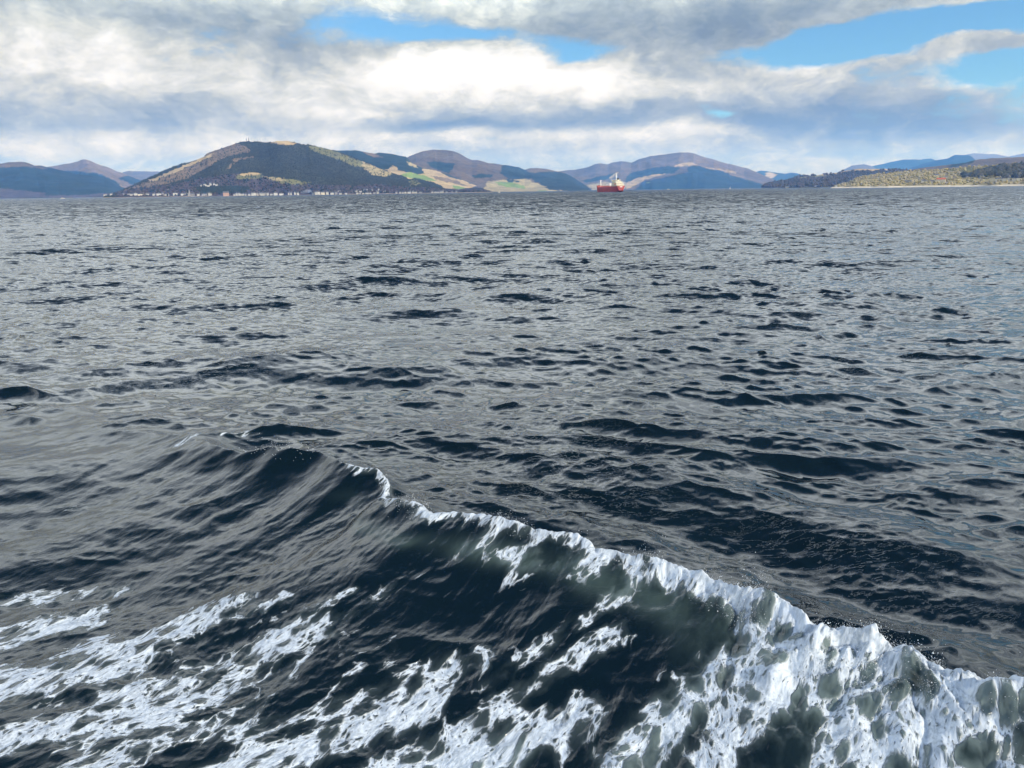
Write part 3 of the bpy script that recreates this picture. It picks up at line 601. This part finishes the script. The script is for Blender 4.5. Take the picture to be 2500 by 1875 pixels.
# ------------------------------------------------------------------ houses
def boxes(name, items, mat, parent, smooth=False):
    """axis boxes (cx, cy, z0, sx, sy, sz) as one mesh"""
    V, Q = [], []
    for (cx, cy, z0, sx, sy, sz) in items:
        b = len(V)
        V += [(cx + i * sx / 2, cy + j * sy / 2, z0 + k * sz) for k in (0, 1) for i, j in ((-1, -1), (1, -1), (1, 1), (-1, 1))]
        Q += [(b, b + 3, b + 2, b + 1), (b + 4, b + 5, b + 6, b + 7)] + [(b + i, b + (i + 1) % 4, b + 4 + (i + 1) % 4, b + 4 + i) for i in range(4)]
    return link(name, mesh_np(name, np.array(V, float), np.array(Q), smooth), mat, parent)
def prism(name, w, d, z0, h, mat, parent, over=0.4):
    w2, d2 = w / 2 + over, d / 2 + over
    V = [(-w2, -d2, z0), (w2, -d2, z0), (w2, d2, z0), (-w2, d2, z0), (-w2, 0, z0 + h), (w2, 0, z0 + h)]
    me = bpy.data.meshes.new(name); me.from_pydata(V, [], [(0, 1, 5, 4), (2, 3, 4, 5), (0, 4, 3), (1, 2, 5), (3, 2, 1, 0)]); return link(name, me, mat, parent)
M_WHITE = plain('white_render', (0.48, 0.47, 0.45), 0.7, 0.08); M_CREAM = plain('cream_render', (0.62, 0.56, 0.45), 0.7, 0.1); M_STONE = plain('grey_stone', (0.28, 0.27, 0.26), 0.8, 0.2)
M_RED = plain('red_sandstone', (0.46, 0.30, 0.24), 0.8, 0.15); M_SLATE = plain('slate_roof', (0.10, 0.105, 0.12), 0.7, 0.2); M_TILE = plain('orange_tile_roof', (0.50, 0.13, 0.06), 0.7, 0.2); M_GLASS = plain('window_glass', (0.03, 0.035, 0.045), 0.15, 0.1)
def house(P, w, h, label, group, wall=M_WHITE, roof=M_SLATE, name='house', gable=False, storeys=2, d=8.0, fine=True):
    x, y = P[0], P[1]; o = empty(name, (x, y, P[2]), math.atan2(-x, y) + (math.pi / 2 if gable else 0) + random.uniform(-0.15, 0.15))
    if gable: w, d = d, w
    wl = h * 0.64
    boxes('wall', [(0, 0, -3.0, w, d, wl + 3.0)], wall, o)
    prism('roof', w, d, wl + 0.003, h - wl, roof, o)
    if fine:
        boxes('chimney', [(w * 0.38, 0, h - (h - wl) * 0.5, 0.9, 0.9, (h - wl) * 0.5 + 1.0)], wall, o)
        nw = max(2, int(w / 3.0))
        for s_ in range(storeys):
            for k in range(nw):
                boxes('window', [((k + 0.5) / nw * w - w / 2, -d / 2 - 0.03, wl * (s_ + 0.35) / storeys, 1.1, 0.12, wl / storeys * 0.42)], M_GLASS, o)
    tag(o, label, 'house', group); return o
ORD = ['first', 'second', 'third', 'fourth', 'fifth', 'sixth', 'seventh', 'eighth', 'ninth', 'tenth', 'eleventh', 'twelfth', 'thirteenth', 'fourteenth', 'fifteenth', 'sixteenth', 'seventeenth', 'eighteenth', 'nineteenth', 'twentieth', 'twenty-first', 'twenty-second', 'twenty-third', 'twenty-fourth', 'twenty-fifth']
G = 'houses along the far shore'
def at_shore(px, py, hill=STRONE): return hill.locate(px, py)
S = 2600 / F
def row(items, lab, hill=STRONE, group=G, dist=None, y=None):
    for k, it in enumerate(items):
        px, w, h = it[:3]; kind = it[3] if len(it) > 3 else 'w'; py = it[4] if len(it) > 4 else y
        P = at_shore(px, py if py else 477.5 - (px - 300) * 0.0045, hill); sc = math.hypot(P[0], P[1]) / F
        wall = {'w': M_WHITE, 'c': M_CREAM, 'g': M_STONE, 'r': M_RED}[kind]; cn = {'w': 'white', 'c': 'cream', 'g': 'grey stone', 'r': 'red sandstone'}[kind]
        shape = 'cottage' if h < 4 else 'house' if h < 6.5 else 'tall house'
        house(P, max(5.0, w * sc * 0.82), max(4.0, h * sc * 0.92), f'{cn} {shape}, {ORD[k]} ' + lab, group, wall, gable=(k * 7 + int(px)) % 3 == 0, d=min(9.0, max(6.0, w * sc)), storeys=1 if h < 4 else 2)
row([(258, 11, 5), (271, 6, 6), (300, 5, 5), (313, 6, 5), (322, 8, 5), (331, 8, 7), (342, 10, 5, 'c'), (350, 5, 4, 'c'), (358, 5, 6), (363, 5, 5), (375, 6, 6), (388, 11, 6), (397, 3, 7), (406, 11, 4.5), (427, 11, 7), (444, 7, 6), (455, 11, 6, 'g')], 'from the shore row\'s left end, before the church')
row([(471, 5, 6, 'g'), (483, 7, 5), (494, 3, 4), (498, 4, 4), (503, 4, 5, 'g'), (510, 6, 7), (515, 4, 5)], 'to the right of the church spire on the far shore')
row([(572, 5, 4), (578, 4, 7), (583, 3, 7), (588, 4, 5), (593, 5, 5), (599, 4, 4), (608, 6, 4), (616, 7, 7), (622, 5, 8), (628, 5, 6), (636, 7, 6), (644, 9, 6), (653, 6, 6), (662, 8, 4), (673, 10, 7), (687, 12, 4.5), (705, 4, 6), (710, 4, 6), (720, 4, 7), (726, 6, 6)], 'to the right of the sandstone villa on the far shore')
row([(764, 6, 4), (771, 7, 7), (778, 7, 8), (788, 10, 6, 'c'), (798, 7, 7), (811, 9, 5), (820, 7, 6, 'g'), (831, 7, 3), (844, 7, 3)], 'to the right of the chimney smoke on the far shore')
row([(872, 6, 4), (879, 4, 3), (886, 6, 3), (896, 9, 4), (904, 5, 4), (914, 6, 3), (922, 6, 5)], 'in the lower row beneath the stepped hillside houses', y=474.6)
row([(867, 5, 3, 'w', 467.5), (873, 7, 3, 'w', 466.5), (869, 7, 3, 'w', 469.3), (880, 8, 4, 'w', 469.5), (892, 12, 3.5, 'w', 464.8), (907, 8, 3.5, 'w', 465.3), (922, 6, 3.5, 'w', 468.6), (924, 4, 3.5, 'w', 463.8), (938, 7, 4, 'w', 469.2), (828, 8, 4, 'g', 468.5)], 'of the white houses stepped up the slope above the shore', group='houses stepped up the slope')
row([(968, 3, 5), (976, 5, 5), (984, 8, 4), (990, 5, 4.5), (997, 7, 5), (1001, 4, 6), (1007, 5, 6), (1014, 8, 4.5), (1026, 7, 4, 'g')], 'of the short shore row below the green field', y=475)
row([(1055, 5, 5), (1062, 6, 4), (1068, 7, 4), (1075, 5, 5), (1080, 4, 6), (1090, 6, 4, 'g'), (1103, 5, 4, 'g'), (1114, 5, 5, 'g')], 'of the last white row before the wooded point', y=474)
row([(490, 5, 4, 'w', 455.5), (500, 7, 6, 'w', 454), (513, 5, 9, 'w', 453.5), (522, 5, 5, 'w', 452), (528, 6, 4, 'w', 453), (508, 8, 4, 'w', 455.5), (409, 3, 3.5, 'w', 465.5)], 'of the white houses high in the woods above the villa', group='houses high in the woods')
house(at_shore(552, 477), 12 * S, 9.5 * S, 'large red sandstone villa with pale gables standing apart on the far shore', G, M_RED, name='villa', storeys=3, d=12)
RG = 'houses on the right shore'
def rhouse(px, py, w, h, label, wall=M_CREAM, roof=M_SLATE, gable=False, hill=RIGHT):
    P = at_shore(px, py, hill); sc = math.hypot(P[0], P[1]) / F
    house(P, w * sc, h * sc, label, RG, wall, roof, gable=gable, d=min(9, w * sc))
rhouse(2144, 437, 4, 6, 'narrow white house among trees nearest the tip of the right beach', M_WHITE, gable=True)
rhouse(2186, 431, 5, 3.5, 'small white house on top of the right slope, lower of a pair', M_WHITE); rhouse(2196, 429, 5, 4, 'small white house on top of the right slope, upper of a pair', M_WHITE)
rhouse(2210, 446, 4, 5, 'little cream house just above the right beach beside a grey gable'); rhouse(2218, 446, 9, 5, 'grey gabled house just above the right beach', M_STONE)
rhouse(2255, 446, 11, 6.5, 'cream house with a pointed gable left of the orange-roofed house', gable=True); rhouse(2274, 446, 9, 5, 'low cream house just left of the orange-roofed house')
rhouse(2295, 445, 15, 9, 'house with a bright orange tiled roof above the right beach', M_CREAM, M_TILE); rhouse(2278, 431, 5, 6, 'tall white gable up the slope behind the orange-roofed house', M_WHITE, gable=True); rhouse(2286, 431, 7, 5, 'cream villa up the slope behind the orange-roofed house')
rhouse(2308, 434, 7, 3.5, 'cream cottage up the slope right of the orange-roofed house'); rhouse(2350, 425, 10, 3.5, 'long low tan-roofed barn at the edge of the yellow field', M_CREAM, M_CREAM); rhouse(2394, 429, 7, 4, 'grey house among the dark trees on the right slope', M_STONE); rhouse(2390, 437, 3, 3.5, 'tiny white cottage below the grey house on the right slope', M_WHITE)
for px, w, h, nm in ((2433, 6, 6, 'first'), (2442, 7, 6, 'second'), (2452, 6, 7, 'third'), (2462, 5, 8, 'fourth'), (2474, 7, 7, 'fifth'), (2484, 7, 8, 'sixth')):
    rhouse(px, 441, w, h, f'cream house by the beach at the right edge, {nm} of six from the left', M_CREAM, gable=px % 2 == 0)
rhouse(2072, 452, 6, 2.6, 'low cream hut at the foot of the right beach'); rhouse(2492, 416, 7, 4, 'pale house high in the dark wood at the right edge', M_WHITE)
rhouse(2041, 456, 5, 5, 'white boathouse at the very tip of the right beach', M_WHITE, gable=True)
for px, py, w, h, lab in ((1889, 453.5, 7, 4, 'white house on the tip of the dark headland'), (1914, 444.5, 7, 2.5, 'low white house on top of the headland, beside a longer one'), (1922, 444, 10, 3, 'long white building on top of the dark headland'), (1921, 458, 7, 2.5, 'white house by the water under the dark headland'), (1991, 455, 6, 2.5, 'small white house low on the headland near the sunlit beach')):
    rhouse(px, py, w, h, lab, M_WHITE, hill=HEAD)
# church with its spire
P = at_shore(464, 478.5); ch = empty('church', P, math.atan2(-P[0], P[1])); tag(ch, 'grey stone church with a tall pointed spire on the far shore', 'church')
boxes('nave', [(6.5, 0, -3, 12, 8, 9)], M_STONE, ch); rf = prism('roof', 12, 8, 6.003, 4.5, M_SLATE, ch); rf.location = (6.5, 0, 0)
boxes('tower', [(-2.2, 0, -3, 4.6, 4.6, 15)], M_STONE, ch)
me = bpy.data.meshes.new('spire'); me.from_pydata([(-4.4, -2.2, 12.003), (0, -2.2, 12.003), (0, 2.2, 12.003), (-4.4, 2.2, 12.003), (-2.2, 0, 22.5)], [], [(0, 1, 4), (1, 2, 4), (2, 3, 4), (3, 0, 4), (3, 2, 1, 0)]); link('spire', me, M_STONE, ch)
for k in range(3): boxes('window', [(3.2 + k * 3.3, -4.04, 1.2, 1.2, 0.12, 3.2)], M_GLASS, ch)
# the two masts on the hilltop
def tube(name, pts, r, mat, parent, n=6):
    V, Q = [], []
    pts = [Vector(p) for p in pts]
    rr = r if isinstance(r, (list, tuple)) else [r] * len(pts)
    for i, p in enumerate(pts):
        d = (pts[min(i + 1, len(pts) - 1)] - pts[max(i - 1, 0)]).normalized(); a = d.orthogonal().normalized(); b = d.cross(a)
        V += [tuple(p + (a * math.cos(t) + b * math.sin(t)) * rr[i]) for t in (2 * math.pi * k / n for k in range(n))]
    for i in range(len(pts) - 1):
        Q += [(i * n + k, i * n + (k + 1) % n, (i + 1) * n + (k + 1) % n, (i + 1) * n + k) for k in range(n)]
    me = bpy.data.meshes.new(name); me.from_pydata(V, [], Q + [tuple(range(n))[::-1], tuple(range((len(pts) - 1) * n, len(pts) * n))])
    for p in me.polygons: p.use_smooth = True
    return link(name, me, mat, parent)
M_STEEL = plain('grey_steel', (0.16, 0.16, 0.17), 0.5, 0.2)
for px, h, nm in ((601.5, 15, 'thinner of two radio masts on top of the big wooded hill, on the left'), (607.5, 18, 'taller of two radio masts on top of the big wooded hill, on the right')):
    j = int(np.searchsorted(STRONE.az, azel(px, 345)[0])); P = STRONE.front[-1, j]
    ma = empty('radio_mast', P); tag(ma, nm, 'mast', 'radio masts on the hilltop')
    for sx, sy in ((-1, -1), (1, -1), (1, 1), (-1, 1)): tube('leg', [(sx * 1.6, sy * 1.6, -3), (sx * 0.35, sy * 0.35, h)], 0.35, M_STEEL, ma, 5)
    for zz in (0.25, 0.5, 0.75): boxes('cross_brace', [(0, 0, zz * h, 2.8 - 2 * zz, 2.8 - 2 * zz, 0.4)], M_STEEL, ma)
    tube('aerial', [(0, 0, h - 0.5), (0, 0, h + 5)], 0.25, M_STEEL, ma, 5)
# chimney smoke drifting over the shore
P = at_shore(740, 477); me = bpy.data.meshes.new('chimney_smoke'); V0, T0 = ico(2)
Vs = []; Ts = []
for k, (dx, dz, r) in enumerate(((0, 6, 5), (5, 9, 7), (13, 11, 9), (-5, 7, 5), (22, 10, 9))):
    Vs.append(V0 * np.array([r, r, r * 0.7]) + np.array([dx, 0, dz])); Ts.append(T0 + k * len(V0))
so = link('chimney_smoke', mesh_np('chimney_smoke', np.concatenate(Vs[:1] + Vs[1:]), np.concatenate(Ts))); so.location = P
tag(so, 'thin blue smoke drifting up beside the shore houses', 'smoke', kind='stuff')
sm = bpy.data.materials.new('smoke'); sm.use_nodes = True; nt = sm.node_tree; nt.nodes.clear(); ou = node(nt, 'ShaderNodeOutputMaterial'); pv = node(nt, 'ShaderNodeVolumePrincipled'); pv.inputs['Color'].default_value = (0.7, 0.8, 1, 1); pv.inputs['Density'].default_value = 0.03; nt.links.new(pv.outputs[0], ou.inputs['Volume']); so.data.materials.append(sm)

# ------------------------------------------------------------------ the red tanker
def build_ship():
    D = 1390.0; a, _ = azel(1486, 470); L, B = 82.0, 17.0
    head = math.radians(68)                                     # how far the bow is turned away
    o = empty('tanker_ship', (D * math.sin(a), D * math.cos(a), 0.0), -a)
    tag(o, 'red coastal tanker ship with cream superstructure at its stern, anchored mid-channel', 'ship')
    # local x runs from stern (0) to bow (L); turn so that the bow points left and away
    o.rotation_euler = (0, 0, math.pi - head - a * 0.0)
    m_hull = plain('hull_red_paint', (0.31, 0.026, 0.010), 0.45, 0.25, 0.12); m_deck = plain('deck_red_paint', (0.55, 0.10, 0.055), 0.6, 0.2, 0.3); m_cream = plain('cream_ship_paint', (0.74, 0.69, 0.50), 0.5, 0.1, 0.3)
    m_white = plain('white_ship_paint', (0.82, 0.82, 0.80), 0.5, 0.08); m_black = plain('black_funnel_paint', (0.02, 0.02, 0.022), 0.5, 0.2); m_boot = plain('dark_boot_paint', (0.10, 0.018, 0.016), 0.6, 0.2, 0.2)
    off = -L / 2
    st = [  # x, half breadth deck, half breadth waterline, keel rise, deck height
        (-3.2, 8.2, 4.6, 2.6, 10.6), (0.0, 8.3, 6.3, 0.4, 10.4), (5, 8.3, 6.8, -1.0, 10.2), (14, 8.5, 8.2, -3, 10.1), (19.9, 8.5, 8.4, -3, 10.0), (20, 8.5, 8.4, -3, 8.6), (45, 8.5, 8.5, -3, 8.6), (65, 8.5, 8.2, -3, 8.7), (68.9, 8.2, 7.6, -3, 8.8), (69, 8.2, 7.6, -3, 11.0), (75, 6.9, 5.3, -3, 11.3), (79, 4.4, 2.4, -3, 11.7), (82, 1.2, 0.4, -2, 12.2)]
    V, Q = [], []; k = 9
    for (x, bd, bw, kr, dz) in st:
        zs = [(0, kr), (bw * 0.75, kr + 0.15 * (3 - kr)), (bw, max(kr + 0.6, 0.6)), (bw + (bd - bw) * 0.5, (max(kr, 0) + dz) / 2), (bd, dz)]
        ring = [(x + off, -y, z) for y, z in zs[::-1]] + [(x + off, y, z) for y, z in zs[1:]]
        V += ring
    n = len(st)
    for i in range(n - 1): Q += [(i * k + j, (i + 1) * k + j, (i + 1) * k + j + 1, i * k + j + 1) for j in range(k - 1)]
    faces = Q + [tuple(range(k))[::-1], tuple(range((n - 1) * k, n * k))]
    me = bpy.data.meshes.new('hull'); me.from_pydata(V, [], faces); me.materials.append(m_hull); hull = link('hull', me, None, o)
    dk = [(x + off, -bd + 0.25, dz - 0.35) for (x, bd, bw, kr, dz) in st] + [(x + off, bd - 0.25, dz - 0.35) for (x, bd, bw, kr, dz) in st]
    me = bpy.data.meshes.new('deck'); me.from_pydata(dk, [], [(i, i + 1, n + i + 1, n + i) for i in range(n - 1)]); link('deck', me, m_deck, o)
    z = 10.0
    ac = empty('superstructure', (0, 0, 0)); ac.parent = o
    tiers = [(-0.6, 19.0, 15.0, 2.7), (0.6, 18.6, 14.5, 2.7), (4.0, 18.2, 13.4, 2.6)]
    for i, (x0, x1, w, h) in enumerate(tiers):
        boxes('deck_house', [((x0 + x1) / 2 + off, 0, z, x1 - x0, w, h)], m_cream, ac)
        boxes('deck_edge', [((x0 + x1) / 2 + off - 0.5, 0, z + h + 0.003, x1 - x0 + 1.6, w + 1.8, 0.25)], m_white, ac)
        for yy in np.linspace(-w / 2 + 1.3, w / 2 - 1.3, 7): boxes('window', [(x0 + off - 0.03, yy, z + 1.2, 0.1, 0.8, 0.8)], M_GLASS, ac)
        for xx in np.linspace(x0 + 1.4, x1 - 1.4, 6): boxes('window', [(xx + off, -w / 2 - 0.03, z + 1.2, 0.8, 0.1, 0.8)], M_GLASS, ac); boxes('window', [(xx + off, w / 2 + 0.03, z + 1.2, 0.8, 0.1, 0.8)], M_GLASS, ac)
        z += h + 0.26
    boxes('bridge', [(15.6 + off, 0, z, 4.2, 17.5, 2.5)], m_cream, ac); boxes('bridge_window', [(15.6 + off, 0, z + 1.2, 4.3, 17.0, 0.8)], M_GLASS, ac); boxes('bridge_roof', [(15.6 + off, 0, z + 2.503, 5.0, 18.0, 0.25)], m_white, ac)
    tube('funnel', [(8 + off, 0.6, z), (7.6 + off, 0.6, z + 3.0)], [2.4, 2.1], m_cream, o, 12); tube('funnel_cap', [(7.6 + off, 0.6, z + 3.0), (7.2 + off, 0.6, z + 5.4)], [2.15, 1.9], m_black, o, 12)
    tube('mast', [(14.2 + off, 0, z + 2.7), (14.2 + off, 0, z + 13)], [0.9, 0.45], m_white, o, 8)
    boxes('mast_crosstree', [(14.2 + off, 0, z + 8.0, 0.5, 5.5, 0.4), (14.2 + off, 0, z + 10.0, 0.4, 3.2, 0.35), (14.9 + off, 0, z + 6.2, 2.2, 1.0, 0.3)], m_white, o)
    boxes('radar', [(14.2 + off, 0, z + 13.0, 0.6, 2.4, 0.45)], m_white, o)
    for yy, zz in ((-6.6, 14), (6.6, 14)):
        lb = tube('lifeboat', [(3.0 + off, yy, zz), (4.2 + off, yy, zz), (8.2 + off, yy, zz), (9.4 + off, yy, zz)], [0.3, 1.25, 1.25, 0.3], plain('orange_lifeboat', (0.75, 0.22, 0.04), 0.5, 0.1), o, 10)
        for xx in (4.0, 8.4): boxes('davit', [(xx + off, yy * 0.93, 10.4, 0.3, 0.3, 5.3)], m_white, lb)
    tube('stern_post', [(-1.5 + off, -5, 10), (-1.5 + off, -5, 16)], 0.3, m_white, o)
    for yy in (-2.5, -1.2, 0.2, 1.5, 2.6): tube('cargo_pipe', [(20.5 + off, yy, 9.9), (66 + off, yy, 9.9)], 0.35, m_deck, o)
    for xx in (28, 36, 44, 52, 60): boxes('pipe_support', [(xx + off, 0, 8.3, 0.6, 7.5, 1.4)], m_deck, o)
    boxes('manifold', [(43 + off, 0, 10.2, 5.0, 15.0, 0.8), (43 + off, -6.5, 8.3, 4.4, 1.2, 2.0), (43 + off, 6.5, 8.3, 4.4, 1.2, 2.0)], m_deck, o)
    for xx in (30, 37, 50, 57, 63):
        for yy in (-5.5, 5.5): tube('tank_hatch', [(xx + off, yy, 8.2), (xx + off, yy, 10.0)], 1.0, m_deck, o, 10)
    boxes('catwalk', [(44 + off, 4.2, 11.2, 47, 1.2, 0.2)] + [(x_ + off, 4.2, 8.3, 0.25, 0.25, 2.9) for x_ in range(22, 67, 6)], m_deck, o)
    tube('crane_post', [(38 + off, -1.5, 8.3), (38 + off, -1.5, 13.2)], [1.2, 0.8], m_white, o, 10); boxes('crane_cab', [(38 + off, -1.5, 13.2, 2.4, 3.6, 2.2)], m_white, o); tube('crane_jib', [(38 + off, -1.5, 15.0), (52 + off, -1.5, 13.6)], [0.5, 0.3], m_white, o)
    tube('foremast', [(72 + off, 0, 10.8), (72 + off, 0, 21.5)], [0.95, 0.65], m_white, o, 8); boxes('foremast_platform', [(72 + off, 0, 13.0, 3.2, 4.4, 0.4)], m_white, o); boxes('foremast_lamp', [(72 + off, 0, 20.4, 1.2, 2.4, 1.2)], m_white, o); boxes('windlass', [(75.5 + off, 0, 10.9, 3.0, 5.0, 1.5)], m_deck, o)
    for s_ in (-1, 1): tube('rail', [(x + off, s_ * (bd - 0.1), dz + 1.1) for (x, bd, bw, kr, dz) in st], 0.10, m_deck, o, 5)
    boxes('name_panel', [(-3.26 + off, 0, 8.4, 0.12, 5.5, 1.1)], m_white, o)
build_ship()

# ------------------------------------------------------------------ small craft
def boat(px, py, L, label, sail=False, D=None):
    if D is None: x, y = ground(px, py)
    else: a, _ = azel(px, py); x, y = D * math.sin(a), D * math.cos(a)
    o = empty('sailing_boat' if sail else 'motor_boat', (x, y, 0), math.atan2(-x, y) + 0.3); tag(o, label, 'boat', 'small boats far off')
    st = [(-0.5, 0.16, 0.10), (-0.2, 0.19, 0.10), (0.2, 0.16, 0.11), (0.42, 0.07, 0.13), (0.5, 0.01, 0.14)]
    V, Q = [], []
    for (x_, b, h) in st: V += [(x_ * L, -b * L, h * L), (x_ * L, -b * 0.6 * L, -0.05 * L), (x_ * L, b * 0.6 * L, -0.05 * L), (x_ * L, b * L, h * L)]
    for i in range(4): Q += [(i * 4 + j, i * 4 + 4 + j, i * 4 + 5 + j, i * 4 + 1 + j) for j in range(3)] + [(i * 4 + 3, i * 4 + 7, i * 4 + 4, i * 4)]
    me = bpy.data.meshes.new('hull'); me.from_pydata(V, [], Q + [(0, 1, 2, 3)]); link('hull', me, M_WHITE, o)
    boxes('cabin', [(0.0, 0, 0.10 * L, 0.4 * L, 0.22 * L, 0.14 * L)], M_WHITE, o); boxes('window', [(0.02 * L, 0, 0.16 * L, 0.34 * L, 0.225 * L, 0.04 * L)], M_GLASS, o)
    if sail:
        tube('mast', [(0.1 * L, 0, 0.1 * L), (0.1 * L, 0, 1.25 * L)], 0.012 * L, M_STEEL, o)
        me = bpy.data.meshes.new('sail'); V = []
        for i in range(7):
            t = i / 6; w = (1 - t) * 0.5 * L
            for j in range(5): u = j / 4; V.append((0.09 * L - u * w, 0.10 * L * math.sin(u * 3.14) * (1 - t) + 0.001 * j, 0.22 * L + t * 0.98 * L))
        me.from_pydata(V, [], [(i * 5 + j, i * 5 + j + 1, i * 5 + 6 + j, i * 5 + 5 + j) for i in range(6) for j in range(4)]); so_ = link('sail', me, M_WHITE, o)
        md = so_.modifiers.new('thickness', 'SOLIDIFY'); md.thickness = 0.05
boat(70, 0, 11, 'small white motor boat under the forested hill at the left edge', D=2300)
boat(1211, 0, 6, 'tiny white sailing boat off the green fields left of the ship', True, D=1900)
boat(1812, 0, 9, 'white sailing boat under the dark forest right of the ship', True, D=3600)
boat(1651, 0, 16, 'white motor boat low on the water right of the ship', D=4200)

# ------------------------------------------------------------------ spray thrown off the breaking crest
def build_spray():
    V, s, n, foam, crest = SEA
    r = np.random.default_rng(17)
    idx = np.flatnonzero((crest > 0.35) & (s < 5.4) & (s > -6.5))
    V0, T0 = ico(1)
    burst = np.clip(vnoise(s[idx] * 2.6, s[idx] * 0, 77) + 0.5 * vnoise(s[idx] * 7.0, s[idx] * 0, 78) + 0.15, 0.03, 1.3)
    p = burst ** 1.5 / np.sum(burst ** 1.5)
    N = 9000
    cc = r.choice(len(idx), N, p=p); c = idx[cc]; bu = burst[cc]
    far_ = r.random(N) < 0.28
    up = r.exponential(1.0, N) * np.where(far_, 0.075, 0.022) * bu; out = (r.exponential(1.0, N) * np.where(far_, 0.10, 0.035) * np.where(r.random(N) < 0.75, 1, -0.7)) * bu
    P = V[c] + np.stack([EN[0] * out + r.normal(0, 0.01, N), EN[1] * out + r.normal(0, 0.01, N), up + 0.004], -1)
    R = np.clip(r.lognormal(math.log(0.0015), 0.55, N), 0.0008, 0.009)
    # a little burst over the small crest farther off
    i2 = np.flatnonzero((s > 6.2) & (s < 7.6) & (np.abs(n) < 0.12)); c2_ = r.choice(i2, 90)
    P2 = V[c2_] + np.stack([r.normal(0, 0.06, 90), r.normal(0, 0.06, 90), r.exponential(0.05, 90)], -1); R2 = np.full(90, 0.004)
    P = np.concatenate([P, P2]); R = np.concatenate([R, R2]); n_ = len(P)
    W = V0[None] * R[:, None, None] * (1 + 0.15 * r.normal(size=(n_, len(V0), 1))) + P[:, None]
    T = (T0[None] + (np.arange(n_) * len(V0))[:, None, None]).reshape(-1, 3)
    m, nt, b = material('spray_water'); b.inputs['Base Color'].default_value = (0.60, 0.63, 0.66, 1); b.inputs['Roughness'].default_value = 0.3
    o = link('spray', mesh_np('spray', W.reshape(-1, 3), T), m)
    tag(o, 'white droplets of spray flying off the breaking bow wave', 'spray', kind='stuff')
build_spray()

# ------------------------------------------------------------------ the air
def build_haze():
    me = bpy.data.meshes.new('haze'); X0, Y0, Z0, Z1 = 27000, 27000, -3.0, 1150.0
    V = [(sx * X0, sy * Y0, z) for z in (Z0, Z1) for sx, sy in ((-1, -1), (1, -1), (1, 1), (-1, 1))]
    me.from_pydata(V, [], [(3, 2, 1, 0), (4, 5, 6, 7), (0, 1, 5, 4), (1, 2, 6, 5), (2, 3, 7, 6), (3, 0, 4, 7)])
    m = bpy.data.materials.new('haze_air'); m.use_nodes = True; nt = m.node_tree; nt.nodes.clear()
    ou = node(nt, 'ShaderNodeOutputMaterial'); pv = node(nt, 'ShaderNodeVolumePrincipled')
    pv.inputs['Color'].default_value = (0.13, 0.38, 1.0, 1); pv.inputs['Absorption Color'].default_value = (1, 1, 1, 1)
    pv.inputs['Density'].default_value = 6.2e-5; pv.inputs['Anisotropy'].default_value = 0.0
    nt.links.new(pv.outputs[0], ou.inputs['Volume'])
    o = link('haze', me, m); tag(o, 'thin blue haze over the firth', 'haze', kind='stuff')
build_haze()
